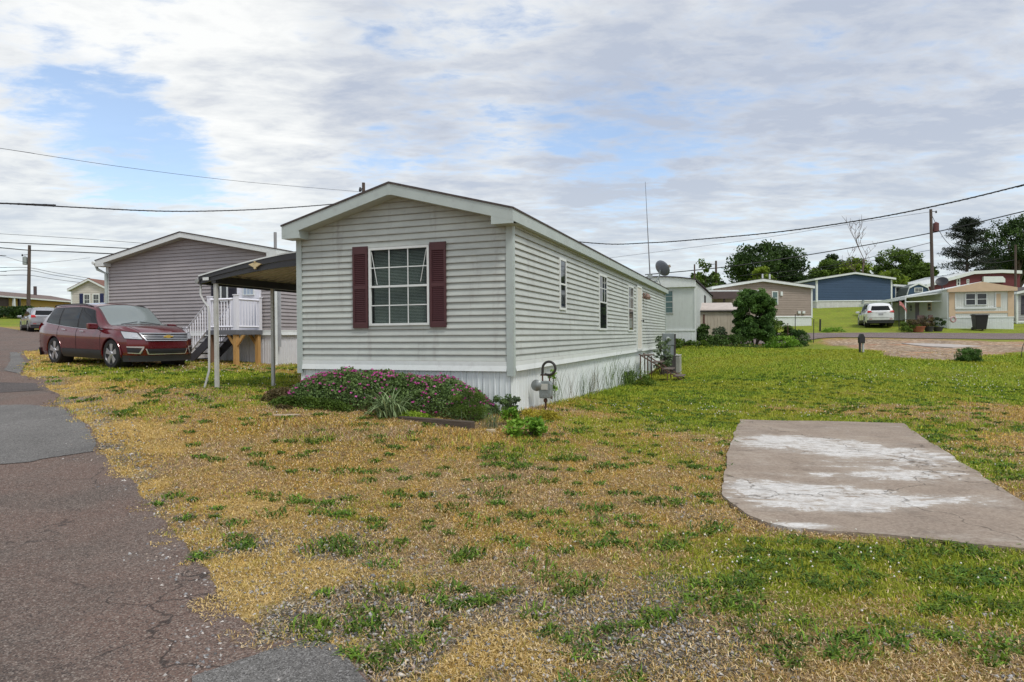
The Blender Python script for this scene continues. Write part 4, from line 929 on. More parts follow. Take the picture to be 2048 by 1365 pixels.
# ================================================================ cars
TYRE = M_('tyre_rubber', (.018, .018, .02), .85, var=.2); RIM = M_('alloy', (.50, .50, .52), .28, .8, var=.06); PLAST = M_('black_plastic', (.025, .025, .028), .6)
CGLASS = glass_mat('car_glass', (.006, .007, .008), .03, 0, .3); WSH = glass_mat('windscreen', (.19, .22, .22), .03); LAMPM = M_('headlamp', (.55, .57, .60), .12, .3); REDL = M_('tail_lamp', (.45, .02, .02), .2)  # windscreen's pale base colour has the reflected sky painted in
def smooth_interp(x, xs, ys):
    xs = np.array(xs, float); ys = np.array(ys, float); i = int(np.clip(np.searchsorted(xs, x)-1, 0, len(xs)-2)); t = min(1, max(0, (x-xs[i])/(xs[i+1]-xs[i])))
    d = np.diff(ys)/np.diff(xs); m_ = np.r_[d[0], [(0 if a*b <= 0 else 2*a*b/(a+b)) for a, b in zip(d, d[1:])], d[-1]]
    h = xs[i+1]-xs[i]; return ys[i]*(2*t**3-3*t*t+1)+ys[i+1]*(3*t*t-2*t**3)+m_[i]*h*(t**3-2*t*t+t)+m_[i+1]*h*(t**3-t*t)
def suv(label, loc, rot, paint, S=(1, 1, 1), group=None, front_detail=True, chev=False, name='parked_car', lampz=0):
    """crossover car about 5.2 m long along +x before scaling; every table is in metres"""
    root = thing(name, label, 'car', loc, rot=rot, group=group)
    XF, XR = 2.585, -2.585
    roofz = ([-2.585, -2.3, -1.3, -.3, .35, 1.32, 1.8, 2.3, 2.585], [1.59, 1.69, 1.765, 1.78, 1.72, 1.175, 1.15, 1.075, .97])
    railz = ([-2.585, -2.3, -1.3, -.3, .35, 1.22, 1.8, 2.3, 2.585], [1.51, 1.60, 1.675, 1.69, 1.62, 1.11, 1.10, 1.03, .93])
    raily = ([-2.585, -2.2, -.3, .45, 1.22, 1.9, 2.585], [.66, .74, .765, .75, .81, .80, .70])
    beltz = ([-2.585, -2.0, -.8, .4, 1.22, 1.9, 2.585], [1.20, 1.17, 1.08, 1.03, 1.03, 1.0, .86])
    belty = ([-2.585, -2.0, 0, 1.3, 2.1, 2.585], [.84, .91, .945, .93, .90, .82])
    midy = ([-2.585, -2.1, 0, 1.5, 2.3, 2.585], [.90, .965, .985, .98, .94, .90])
    def sec(x):
        bz, by, rz, ry, cz__, my = (smooth_interp(x, *T_) for T_ in (beltz, belty, railz, raily, roofz, midy))
        mz = .72
        return [(my-.07, .24), (my-.015, .36), (my-.008, .50), (my, mz), (my-.004, (mz+bz)/2+.03), (by, bz-.03), (by-.02, bz),
                (by*.72+ry*.28+.012, bz*.70+rz*.30), (by*.36+ry*.64+.012, bz*.33+rz*.67), (ry+.012, rz-.03), (ry-.05, rz+.025), (ry*.66, rz*.35+cz__*.65), (ry*.33, rz*.06+cz__*.94), (0, cz__)]
    KN = [0, .3, .6, 1, 1.5, 2, 2.2, 2.9, 3.6, 4, 4.2, 4.6, 4.85, 5]     # curve parameter: 2.2 belt, 4 roof rail, 5 centre
    def warp(x, y, z):
        f = sm(np.array(x), 1.55, XF); r = sm(np.array(-x), 1.7, -XR)
        fx = f*(.46*min(1, abs(y)/.96)**3.4 + .10*float(sm(np.array(z), .72, 1.0)) + .06*float(sm(np.array(z), .5, .2)))
        rx = r*(.16*min(1, abs(y)/.96)**4 + .52*float(np.clip((z-1.08)/.62, 0, 1)) + .05*float(sm(np.array(z), .6, .3)))
        return Vector(((x-fx+rx)*S[0], y*S[1], z*S[2]))
    def P(x, t, side, off=0):
        s_ = sec(x); y = np.interp(t, KN, [a for a, _ in s_]); z = np.interp(t, KN, [b for _, b in s_]); return warp(x, y*side, z)
    def Pn(x, t, side, off):
        a = P(x, t, side); b_ = P(x+.02, t, side) if x < 2.5 else P(x-.02, t, side); c_ = P(x, min(5, t+.03), side); e = (b_-a) if x < 2.5 else (a-b_)
        if t > 4.96: c_ = P(x, t-.03, side); n = e.cross(a-c_)
        else: n = e.cross(c_-a)
        n.normalize(); cen = Vector((a.x, 0, .7))
        if n.dot(a-cen) < 0: n = -n
        return a+n*off
    xs = sorted(set(np.round(list(np.linspace(XR, XF, 47)), 3)))
    ts = sorted(set(KN+[.15, .8, 1.25, 1.75, 2.5, 3.25, 4.4]))
    v = []; f = []; nt_ = len(ts)
    for x in xs:
        row_ = [P(x, t, 1) for t in ts]; row2 = [P(x, t, -1) for t in reversed(ts[:-1])]; v += row_+row2
    n_ = 2*nt_-1
    for i in range(len(xs)-1):
        for j in range(n_-1): a = i*n_+j; f.append((a, a+1, a+n_+1, a+n_))
        if 0 < i < len(xs)-2: f.append((i*n_+n_-1, i*n_, (i+1)*n_, (i+1)*n_+n_-1))
    for xe, base in ((XR, 0), (XF, (len(xs)-1)*n_)):   # closing grids at the ends
        cols = 14; prev = None
        for j, t in enumerate(ts):
            s_ = sec(xe); y = float(np.interp(t, KN, [a for a, _ in s_])); z = float(np.interp(t, KN, [b_ for _, b_ in s_])); L_ = [base+j]
            if t < 5:
                for c in range(1, cols): v.append(warp(xe, y*(1-2*c/cols), z)); L_.append(len(v)-1)
                L_.append(base+n_-1-j)
                if j == 0: f.append(tuple(L_)+((base+2*n_-1, base+n_) if xe == XR else (base-1, base-n_)))
                if prev:
                    for c in range(cols): f.append((prev[c], prev[c+1], L_[c+1], L_[c]))
                prev = L_
            else:
                for c in range(cols): f.append((prev[c], prev[c+1], base+j))
    me = bpy.data.meshes.new('body'); me.from_pydata([tuple(p) for p in v], [], f); me.validate()
    import bmesh
    bm = bmesh.new(); bm.from_mesh(me); bmesh.ops.remove_doubles(bm, verts=bm.verts, dist=.0005); bmesh.ops.recalc_face_normals(bm, faces=bm.faces); bm.to_mesh(me); bm.free()
    body = link('body', me, paint, root)
    WX = (1.56*S[0], -1.46*S[0]); R = .385*S[2]
    cut = MB()
    for wx in WX:
        for sy in (-1, 1): cut.M = None; cut.lathe([(R+.055, sy*.60*S[1]), (R+.055, sy*1.2)], 36, (wx, 0, R*.96), 1)
    co_ = cut.obj('cutter', PLAST, root); mdf = body.modifiers.new('b', 'BOOLEAN'); mdf.object = co_; mdf.operation = 'DIFFERENCE'; mdf.solver = 'EXACT'; mdf.use_self = True
    dg = bpy.context.evaluated_depsgraph_get(); dg.update(); me2 = bpy.data.meshes.new_from_object(body.evaluated_get(dg)); body.modifiers.clear(); body.data = me2; me2.name = 'body'
    if len(me2.materials) == 0: me2.materials.append(paint)
    bpy.data.objects.remove(co_)
    for p in me2.polygons: p.use_smooth = True; p.material_index = 0
    me2.set_sharp_from_angle(angle=math.radians(32))
    def patch(name_, x0f, x1f, t0, t1, side, off, mat, nx=10, nt2=8, par=None, label=None, thick=.0):
        vv = []; ff = []
        for i in range(nt2+1):
            t = t0+(t1-t0)*i/nt2; u = i/nt2; a = x0f(u) if callable(x0f) else x0f; b_ = x1f(u) if callable(x1f) else x1f
            for j in range(nx+1): vv.append(Pn(a+(b_-a)*j/nx, t, side, off))
        for i in range(nt2):
            for j in range(nx): a = i*(nx+1)+j; ff.append((a, a+1, a+nx+2, a+nx+1))
        me_ = bpy.data.meshes.new(name_); me_.from_pydata(vv, [], ff); o_ = link(name_, me_, mat, par or root, True); return o_
    def fpatch(name_, pts, mat, off=.012, end=1, par=None, n=8, thick=0):
        """patch on the nose or tail: pts is a (y0,z0)-(y1,z1) style quad, corners a,b,c,d"""
        a, b_, c, d = [Vector(p) for p in pts]; vv = []; ff = []
        for i in range(n+1):
            for j in range(n+1):
                q_ = a.lerp(b_, j/n).lerp(d.lerp(c, j/n), i/n); p_ = warp(XF if end > 0 else XR, q_.x, q_.y); 
                nrm = Vector((end, 0, 0)); k_ = min(1, abs(q_.x)/.96)**2.4*1.2; nrm = Vector((end, k_*(1 if q_.x > 0 else -1), 0)).normalized(); vv.append(p_+nrm*off)
        for i in range(n):
            for j in range(n): k_ = i*(n+1)+j; ff.append((k_, k_+1, k_+n+2, k_+n+1))
        me_ = bpy.data.meshes.new(name_); me_.from_pydata(vv, [], ff); return link(name_, me_, mat, par or root, True)
    for sd_ in (1, -1):
        lo, hi = 2.25, 3.88
        patch('window_surround', lambda u: -2.28+.30*u, lambda u: 1.12-.66*u, 2.22, 3.94, sd_, .003, PLAST, 24)
        patch('side_window', lambda u: -2.10+.22*u+.0, lambda u: -1.30+.06*u, lo+.03, hi, sd_, .007, CGLASS)
        patch('side_window', lambda u: -1.22+.06*u, lambda u: -.22+.02*u, lo+.03, hi, sd_, .007, CGLASS)
        patch('side_window', lambda u: -.14+.02*u, lambda u: 1.02-.62*u, lo+.03, hi, sd_, .007, CGLASS)
        patch('chrome_strip', -2.15, 1.12, 2.15, 2.22, sd_, .008, CHROME, 24, 2)
        patch('sill_cladding', -1.0, 1.10, .0, .55, sd_, .010, PLAST, 16, 4)
        patch('sill_cladding', 2.02, 2.56, .0, .30, sd_, .010, PLAST, 8, 4)
        for x_ in (1.06, -.20, -1.26):
            pts = [Pn(x_-(.10 if x_ > 1 else 0)*0, t, sd_, .0025) for t in np.linspace(.5, 2.15, 10)]; q = MB(); q.tube(pts, .0045, 4); q.obj('door_seam', BLACK, root)
        for x_ in (.02, -.98):
            q = MB(); q.tube([Pn(x_, 1.72, sd_, .02), Pn(x_+.03, 1.73, sd_, .035), Pn(x_+.17, 1.73, sd_, .035), Pn(x_+.20, 1.72, sd_, .02)], .014, 6); q.obj('door_handle', CHROME, root)
        q = MB(); b0 = Pn(.90, 2.28, sd_, .0); 
        q.tube([b0, b0+Vector((0, sd_*.10, .02))], .025, 6); q.obj('mirror_arm', PLAST, root)
        q = MB(Matrix.Translation(b0+Vector((.02, sd_*.19, .07)))); q.prism([(-.13, -.075), (.11, -.08), (.14, .0), (.11, .075), (-.13, .085)], 0, -.05, .07); q.obj('mirror', paint, root, bevel=.03)
        q = MB(); q.tube([Pn(x_, 4.12, sd_, .035 if -2.0 < x_ < .1 else .0) for x_ in np.linspace(-2.15, .25, 14)], .016, 6); q.obj('roof_rail', PLAST, root, smooth=True)
        # wheel arch lips
        for wx in WX:
            q = MB(); pts = []
            for a in np.linspace(math.radians(-8), math.radians(188), 22):
                xx = wx+(R+.062)*math.cos(a); zz = R*.96+(R+.062)*math.sin(a); best = P(np.clip(xx/S[0], XR+.05, XF-.05), np.interp(zz/S[2], [.24, .5, .72, .9], [0, .6, 1, 1.4]), sd_); pts.append((xx, best.y-sd_*.006, zz))
            q.tube(pts, .017, 5); q.obj('wheel_arch', paint, root)
            q = MB(); q.lathe([(0, sd_*.605*S[1]), (R+.052, sd_*.61*S[1]), (R+.052, sd_*.90*S[1])], 28, (wx, 0, R*.96), 1); q.f = [fc for fc in q.f if len(fc) == 4]
            q.obj('wheel_well', PLAST, root)
    # screens
    patch('windscreen_edge', .36, 1.30, 4.13, 5, 1, .003, PLAST); patch('windscreen_edge', .36, 1.30, 4.13, 5, -1, .003, PLAST)
    patch('windscreen', .42, 1.27, 4.22, 5, 1, .006, WSH); patch('windscreen', .42, 1.27, 4.22, 5, -1, .006, WSH)
    fpatch('rear_window', [(-.66, 1.16), (.66, 1.16), (.56, 1.50), (-.56, 1.50)], CGLASS, .010, -1)
    for wx in WX:
        for sy in (-1, 1):
            wy = sy*.845*S[1]; wl = MB(Matrix.Translation((wx, wy, R)) @ (Matrix.Rotation(0 if sy > 0 else PI, 4, 'Z')))
            wl.lathe([(R*.70, -.11), (R*.97, -.115), (R, -.09), (R, .085), (R*.96, .112), (R*.76, .120), (R*.70, .10)], 36, ax=1); to = wl.obj('wheel', TYRE, root, smooth=True)
            rm = MB(wl.M); rm.lathe([(R*.735, .118), (R*.715, .118), (R*.68, .08), (R*.60, .02), (R*.2, .02), (0, .02)], 36, ax=1); rm.f = [fc for fc in rm.f if len(fc) == 4]; rm.obj('rim', M_('rim_dark', (.10, .10, .11), .35, .6), to, smooth=True)
            sp_ = MB(wl.M)
            for k in range(5):
                for dk in (-.16, .16):
                    a = 2*PI*k/5+dk+.3; a2 = 2*PI*k/5+dk*1.15+.3; c_, s__ = math.cos(a), math.sin(a); tx_, tz_ = -s__, c_
                    r0, r1 = R*.10, R*.71; w0, w1 = .028, .040
                    pts = [(c_*r0-tx_*w0, s__*r0-tz_*w0), (c_*r1-tx_*w1, s__*r1-tz_*w1), (c_*r1+tx_*w1, s__*r1+tz_*w1), (c_*r0+tx_*w0, s__*r0+tz_*w0)]
                    sp_.prism(pts, 1, .05, .105)
            sp_.lathe([(R*.20, .05), (R*.20, .108), (R*.13, .12), (0, .12)], 18, ax=1); sp_.obj('spokes', RIM, to, bevel=.006)
    fpatch('bumper_lower', [(-.90, .22), (.90, .22), (.93, .44), (-.93, .44)], PLAST, .012, -1)
    for sy in (-1, 1):
        fpatch('tail_light', [(sy*.60, .98), (sy*.90, .96), (sy*.88, 1.17), (sy*.66, 1.16)] if lampz == 0 else [(sy*.56, 1.02), (sy*.90, .98), (sy*.87, 1.16), (sy*.66, 1.14)], REDL, .014, -1)
        fpatch('reflector', [(sy*.58, .50), (sy*.78, .50), (sy*.78, .54), (sy*.58, .54)], REDL, .02, -1)
    fpatch('licence_plate', [(-.16, .80), (.16, .80), (.16, .94), (-.16, .94)], M_('plate', (.35, .35, .38), .4), .016, -1)
    fpatch('tailgate_trim', [(-.36, .97), (.36, .97), (.36, 1.0), (-.36, 1.0)], CHROME, .02, -1)
    fpatch('bumper_seam', [(-.92, .62), (.92, .62), (.92, .635), (-.92, .635)], BLACK, .006, -1)
    if front_detail:
        fpatch('bumper_lower', [(-.93, .20), (.93, .20), (.945, .36), (-.945, .36)], PLAST, .014, 1)
        g = fpatch('grille', [(-.56, .75), (.56, .75), (.66, .96), (-.66, .96)], BLACK, .014, 1)
        for a, b_ in ((.75, .765), (.798, .808), (.84, .85), (.882, .892), (.94, .96)):
            k0 = .56+.1*(a-.75)/.21; fpatch('grille_bar', [(-k0, a), (k0, a), (k0+.01, b_), (-k0-.01, b_)], CHROME, .028, 1, g)
        for sy in (-1, 1):
            fpatch('grille_bar', [(sy*.535, .75), (sy*.565, .75), (sy*.67, .96), (sy*.64, .96)], CHROME, .029, 1, g)
            hl = fpatch('headlight', [(sy*.63, .79), (sy*.92, .81), (sy*.95, .99), (sy*.70, .95)], LAMPM, .016, 1)
            fpatch('lamp_surround', [(sy*.61, .775), (sy*.93, .795), (sy*.96, 1.005), (sy*.68, .965)], BLACK, .011, 1, hl)
            fpatch('lamp_bulb', [(sy*.70, .83), (sy*.80, .84), (sy*.80, .92), (sy*.72, .91)], CHROME, .022, 1, hl)
            fg = fpatch('fog_lamp', [(sy*.62, .42), (sy*.88, .44), (sy*.90, .57), (sy*.66, .54)], BLACK, .014, 1)
            fpatch('fog_trim', [(sy*.60, .555), (sy*.90, .57), (sy*.90, .60), (sy*.60, .60)], CHROME, .022, 1, fg); fpatch('fog_trim', [(sy*.66, .42), (sy*.70, .42), (sy*.635, .56), (sy*.60, .56)], CHROME, .022, 1, fg)
            fpatch('fog_trim', [(sy*.66, .40), (sy*.88, .42), (sy*.88, .44), (sy*.66, .425)], CHROME, .022, 1, fg)
        lg = fpatch('lower_grille', [(-.50, .40), (.50, .40), (.55, .54), (-.55, .54)], BLACK, .014, 1)
        fpatch('lower_trim', [(-.50, .385), (.50, .385), (.51, .405), (-.51, .405)], CHROME, .02, 1, lg)
        for sy in (-1, 1): fpatch('lower_trim', [(sy*.49, .39), (sy*.52, .39), (sy*.575, .54), (sy*.55, .54)], CHROME, .021, 1, lg)
        for a in (.44, .485): fpatch('lower_trim', [(-.51, a), (.51, a), (.51, a+.012), (-.51, a+.012)], PLAST, .02, 1, lg)
        if chev:
            bp_ = warp(XF, 0, .86); q = MB(Matrix.Translation((bp_.x+.035, 0, .862)))
            bow = [(-.15, -.032), (-.125, .022), (-.062, .022), (-.057, .045), (.055, .045), (.066, .022), (.15, .022), (.13, -.024), (.064, -.024), (.058, -.048), (-.055, -.048), (-.062, -.032)]
            q.prism(bow, 0, 0, .014); q.obj('emblem_border', CHROME, root)
            q = MB(Matrix.Translation((bp_.x+.045, 0, .862))); q.prism([(a*.88, b_*.80) for a, b_ in bow], 0, 0, .012); q.obj('emblem', M_('gold_emblem', (.62, .42, .10), .35, .2), root)
        q = MB(); 
        for sy in (-.35, .25): q.tube([Pn(1.28, 4.6, 1 if sy > 0 else -1, .02), Pn(1.15, 4.98, 1 if sy > 0 else -1, .02)], .008, 4)
        q.obj('wiper', BLACK, root)
        for sy in (1, -1):
            q = MB(); q.tube([Pn(x_, 4.32, sy, .002) for x_ in np.linspace(1.36, 2.5, 8)], .004, 4); q.obj('hood_seam', BLACK, root)
    q = MB(); q.box(-2.1*S[0], 2.1*S[0], -.62*S[1], .62*S[1], .20, .42); q.obj('underbody', PLAST, root)
    return root
def paint(name, c, metal=.25, rough=.32):
    m, nt, b = newmat(name); setb(b, rough, metal, .5); b.inputs['Base Color'].default_value = (*c, 1); b.inputs['Coat Weight'].default_value = 1; b.inputs['Coat Roughness'].default_value = .03
    n = node(nt, 'ShaderNodeTexNoise', {'Vector': objco(nt), 'Scale': 3.0, 'Detail': 5.0}); nt.links.new(ramp(nt, n.outputs[0], [(.3, tuple(x*.9 for x in c)), (.7, tuple(x*1.1 for x in c))]), b.inputs['Base Color']); return m
FR = at(224, 736.5, 17.3); RR = at(110, 727, 18.87)
fdir = (FR-RR).normalized(); ang = math.atan2(fdir.y, fdir.x); slope = math.atan2(fdir.z, math.hypot(fdir.x, fdir.y))
mid = FR.lerp(RR, .5) - fdir*.05; left = Vector((-math.sin(ang), math.cos(ang), 0)); base = mid + left*.93
suv('maroon crossover car parked on the grass facing the porch, the nearest of the cars', (base.x, base.y, base.z-.01), (0, -slope, ang), paint('maroon_paint', (.125, .005, .011), .35, .22), chev=True)
p = at(79, 662, 47.5); suv('silver crossover car seen from behind on the far left roadside', (p.x, p.y, h1(p.x, p.y)), (0, 0, math.radians(90+45)), paint('silver_paint', (.36, .37, .40), .6), (.92, .93, .95), front_detail=False)
p = at(1750, 656, 49.5); suv('white crossover car seen from behind in the drive beside the tan and white trailer', (p.x, p.y, h1(p.x, p.y)), (0, 0, math.radians(90-20)), paint('white_paint', (.72, .73, .74), .0), (.92, .95, .97), front_detail=False, lampz=1)

# ================================================================ homes further off
def zat(px, py, Y): return at(px, py, Y).z
# white trailer behind the near home
A = at(1390, 691, 33); wz = A.z-.15; tw = 4.0
TW = M_('pale_trailer_metal', (.56, .60, .58), .5, var=.05, stretch=(1, 1, .3), dirt=(.38, .39, .36), dirt_amt=.3)
tr = thing('trailer', 'white flat-roofed trailer with low skirt just behind the far end of the near home', 'trailer', (A.x, A.y, wz), YAW)
zt = zat(1390, 562, 33)-wz; zk = zat(1390, 660, 33)-wz; zf = zat(1390, 574, 33)-wz
def bow(n=12, x0=-tw, x1=0, zc=zt, rise=.22): return [(x0+(x1-x0)*i/n, zc+rise*(1-(2*i/n-1)**2)) for i in range(n+1)]
q = MB(); q.prism([(-tw, zk), (0, zk)]+bow()[::-1], 1, 0, 15)
for i in range(1, 34): x_ = -tw+tw*i/34; q.box(x_-.004, x_+.004, -.008, 0, zk, zf)
for i in range(1, 40): y_ = 15*i/40; q.box(0, .008, y_-.006, y_+.006, zk, zt)
q.obj('wall', TW, tr)
q = MB(); q.prism([(-tw-.05, zf), (.06, zf)]+[(a+.05 if a > -1 else a, b+.03) for a, b in bow()[::-1]], 1, -.14, 0); q.obj('fascia', WHITE, tr)
q = MB(); pr = bow(12, -tw-.08, .10, zt+.03); q.prism(pr[::-1]+[(a, b+.045) for a, b in pr], 1, -.2, 15.1); q.obj('roof', M_('dark_roof_edge', (.05, .04, .05), .8), tr)
q = MB(); q.box(-tw, .02, -.02, 15, -.3, zk-.02)
for i in range(1, 26): x_ = -tw+tw*i/26; q.box(x_-.01, x_+.01, -.032, -.02, -.3, zk-.05)
q.obj('skirt', WHITE, tr)
q = MB(); q.box(-tw-.02, .04, -.05, 0, zk-.06, zk+.02); q.box(-.02, .03, -.03, .05, zk, zf); q.obj('trim', WHITE, tr)
Mt = Matrix.Translation((-tw, 0, 0)) @ wallM('front', 0, 1)
window(tr, Mt, 1.55, 2.95, zat(1340, 627, 33)-wz, zat(1340, 580, 33)-wz, M_('alum_frame', (.45, .47, .46), .4), nx=3, ny=2, pane=TEAL)
Ms = wallM('right', 0, 15); window(tr, Ms, 6.8, 7.7, zt-1.3, zt-.35, BLACK, split=False)
# beige shed
A = at(1396, 685, 36.5); B = at(1475, 685, 36.5); sw = B.x-A.x; z0 = A.z-.3
sh = thing('shed', 'beige metal shed with curled pale roof, half hidden behind the big bush', 'shed', (A.x, A.y, z0))
h0, h1_ = zat(1430, 622, 36.5)-z0, zat(1430, 608, 38)-z0
BE = M_('beige_metal', (.46, .41, .33), .6, var=.1, stretch=(1, 1, .3), dirt=(.3, .2, .13), dirt_amt=.5)
q = MB(); q.box(0, sw, 0, 2.6, 0, h0)
for i in range(1, 12): q.box(sw*i/12-.008, sw*i/12+.008, -.014, 0, 0, h0)
q.obj('wall', BE, sh)
q = MB(); q.prism([(-.1, h0-.02), (-.1, h0+.06), (1.3, h1_+.05), (2.7, h0+.05), (2.7, h0-.02)], 0, -.12, sw+.1); q.obj('roof', M_('shed_roof', (.50, .44, .40), .6, var=.12, dirt=(.3, .22, .18), dirt_amt=.4), sh)
q = MB(); q.box(-.1, sw+.1, -.13, -.10, h0-.05, h0+.01); q.obj('roof_edge', BLACK, sh)
q = MB(); q.box(.28, .38, -.03, 0, 0, h0-.2); q.obj('door_post', RUST, sh)
# tan double-wide
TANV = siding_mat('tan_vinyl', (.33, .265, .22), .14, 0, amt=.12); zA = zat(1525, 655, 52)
A, B = at(1424, 600, 52), at(1624, 600, 52)
th = gable_home('mobile_home', 'tan double-wide home with white gable trim behind the big bush and shed', 'mobile home', (A.x+B.x)/2, 52, zA-.2, 0, B.x-A.x, 13, zA-.4, zat(1525, 634, 52), zat(1627, 572, 52), zat(1527, 558, 52), .14, TANV, WHITE, fh=.22, ohs=.1,
                skirtmat=WHITE, band=.03, ret=False)
Mq = wallM('front', B.x-A.x, 13); zz = lambda py: zat(1548, py, 52)-(zA-.2)
window(th, Mq, 4.75, 5.25, zz(610), zz(583), nx=0, pane=TEAL, fr=.07)
for s_ in (6.9, 7.25):
    q = MB(Mq); q.box(s_-.1, s_+.1, zz(628), zz(623), .02, .14); q.obj('vent_hood', WHITE, th)
q = MB(Mq); q.box(5.42, 5.6, zz(592), zz(584), .02, .1); q.obj('meter', WHITE, th)
for s_ in (5.2, 5.8): q = MB(); q.tube([(s_-4, 3, 3.5), (s_-4, 3, 4.7)], .07, 8); q.obj('vent_pipe', WHITE, th)
# its brown carport
A = at(1416, 600, 47); B = at(1476, 600, 47); zc = A.z; ca = thing('carport', 'dark brown flat carport between the white trailer and the tan home', 'carport', (A.x, 47, h1(A.x, 47)))
BR = M_('brown_beam', (.09, .065, .06), .8); zr_ = zat(1430, 581, 47)-ca.location.z; w_ = B.x-A.x
q = MB(); q.box(-.3, w_+1.5, -.1, 5, zr_-.1, zr_); q.obj('roof', WHITE, ca)
q = MB(); q.box(-.3, w_+1.5, -.15, .0, zr_-.62, zr_-.10); q.obj('fascia', BR, ca)
for x_ in (.1, 1.2): q = MB(); q.box(x_-.06, x_+.06, .05, .17, -.2, zr_-.6); q.obj('post', BR, ca)
q = MB(); q.box(-.2, w_*.95, 4.6, 4.8, -.2, zr_-.6); q.obj('back_panel', M_('dark_store', (.02, .018, .018), .9), ca)
# blue home on the rise
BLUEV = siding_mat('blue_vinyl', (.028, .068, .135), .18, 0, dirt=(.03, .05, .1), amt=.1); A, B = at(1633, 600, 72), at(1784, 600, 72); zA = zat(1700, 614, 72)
bh = gable_home('mobile_home', 'navy blue gabled home with white skirt on the grassy rise', 'mobile home', (A.x+B.x)/2, 72, zA-.5, 0, B.x-A.x, 14, zA-.7, zat(1700, 602, 72), zat(1787, 556, 72), zat(1707, 544.5, 72), .18, BLUEV, WHITE, fh=.22, ohs=.3,
                skirtmat=M_('skirt_cream', (.60, .60, .58), .6), band=.03, ret=False, corner=.14)
zz = lambda py: zat(1700, py, 72)-(zA-.5); Ml = wallM('left', B.x-A.x, 14); window(bh, Ml, 9, 12, zz(590), zz(567), fr=.12, split=False, pane=TEAL)
window(bh, Ml, 2, 3, zz(590), zz(567), fr=.1)
q = MB(wallM('front', B.x-A.x, 14)); q.box(5.0, 5.2, zz(612), zz(601), .02, .12); q.obj('conduit', STEEL, bh)
A = at(1787, 600, 76); q = MB(); q.box(0, 0, 0, 0, 0, 0) if 0 else None
bp_ = thing('entry_porch', 'small blue entry annexe with white window at the right end of the navy home', 'porch', (A.x, 76, zA-.3))
z_ = lambda py: zat(1790, py, 76)-(zA-.3)
q = MB(); q.box(0, 1.1, 0, 5, 0, z_(573)); q.obj('wall', BLUEV, bp_)
q = MB(); q.prism([(-.1, z_(573)), (1.4, z_(573)-.1), (1.4, z_(573)+.12), (-.1, z_(569))], 1, -.2, 5); q.obj('roof', WHITE, bp_); window(bp_, wallM('front', 0, 5), .2, .9, z_(596), z_(574), fr=.08)
# blue gambrel shed
A, B = at(1813, 600, 74), at(1860, 600, 74); w_ = B.x-A.x; gs = thing('shed', 'blue gambrel-roofed shed with white trim and a small white window', 'shed', (A.x, 74, zA-.5)); z_ = lambda py: zat(1836, py, 74)-(zA-.5)
gm_ = [(0, z_(592)), (.28, z_(577)), (.9, z_(572)), (w_/2, z_(569)), (w_-.9, z_(572)), (w_-.28, z_(577)), (w_, z_(592))]
q = MB(); q.prism([(0, 0)]+gm_+[(w_, 0)], 1, 0, 4.5); q.obj('wall', BLUEV, gs)
q = MB()
for (a, b), (c_, d_) in zip(gm_, gm_[1:]): q.prism([(a, b), (c_, d_), (c_, d_+.16), (a, b+.16)], 1, -.12, .0)
q.obj('trim', WHITE, gs)
q = MB()
for (a, b), (c_, d_) in zip(gm_, gm_[1:]): q.prism([(a, b+.01), (c_, d_+.01), (c_, d_+.1), (a, b+.1)], 1, .0, 4.6)
q.obj('roof', M_('green_grey_roof', (.09, .11, .10), .8), gs); window(gs, wallM('front', 0, 1) , w_/2-.45, w_/2+.5, z_(585), z_(576), fr=.07, nx=2, ny=1, split=True)
# maroon home with a white roof
A = at(1852, 600, 80); mr_ = thing('mobile_home', 'dark red home with white curved roof edge behind the tan and white trailer', 'mobile home', (A.x, 80, zA-.6))
X_ = lambda px: at(px, 600, 80).x-A.x; z_ = lambda py: zat(1940, py, 80)-(zA-.6)
top = [(X_(1850), z_(573)), (X_(1893), z_(561)), (X_(1945), z_(547)), (X_(2000), z_(545)), (X_(2040), z_(547))]
RED = M_('dark_red_siding', (.13, .022, .028), .6, var=.08, stretch=(1, 1, 6))
q = MB(); q.prism([(X_(1850), 0)]+top+[(X_(2040), 0)], 1, 0, 9); q.obj('wall', RED, mr_)
q = MB()
for (a, b), (c_, d_) in zip(top, top[1:]): q.prism([(a, b-.12), (c_, d_-.12), (c_, d_+.26), (a, b+.26)], 1, -.35, 9.2)
q.obj('roof', WHITE, mr_)
q = MB(); q.prism([(X_(1964), z_(566)), (X_(2007), z_(566)), (X_(2007), z_(559)), (X_(2002), z_(554)), (X_(1964), z_(554))], 1, -.3, .0); q.obj('awning', WHITE, mr_)
window(mr_, wallM('front', 0, 1), X_(1913), X_(1920), z_(572), z_(557), fr=.1, nx=0); window(mr_, wallM('front', 0, 1), X_(1933), X_(1938), z_(568), z_(559), fr=.08)
# tan and white trailer across the street
yw = math.radians(-15.7); A = at(1898, 656, 46); z0 = A.z-.15; w_ = 3.9
tt = thing('trailer', 'tan and white trailer with a twin window and a long side awning, across the street', 'trailer', (A.x, 46, z0), yw)
z_ = lambda py: zat(1900, py, 46)-z0; Lt = 15
TANP = M_('tan_paint', (.60, .45, .30), .6, var=.06); PW = M_('pale_panel', (.64, .66, .62), .55, var=.05, stretch=(4, 4, .3))
q = MB(); q.prism([(0, z_(636)), (w_, z_(636)), (w_, z_(580)), (w_/2, z_(568)), (0, z_(580))], 1, 0, Lt)
for i in range(1, 30): q.box(w_*i/30-.004, w_*i/30+.004, -.01, 0, z_(634), z_(586))
q.obj('wall', PW, tt)
q = MB(); q.prism([(-.12, z_(585)), (w_+.12, z_(585)), (w_+.12, z_(578.5)), (w_/2, z_(566)), (-.12, z_(578.5))], 1, -.25, .02)
q.obj('fascia', TANP, tt)
q = MB()
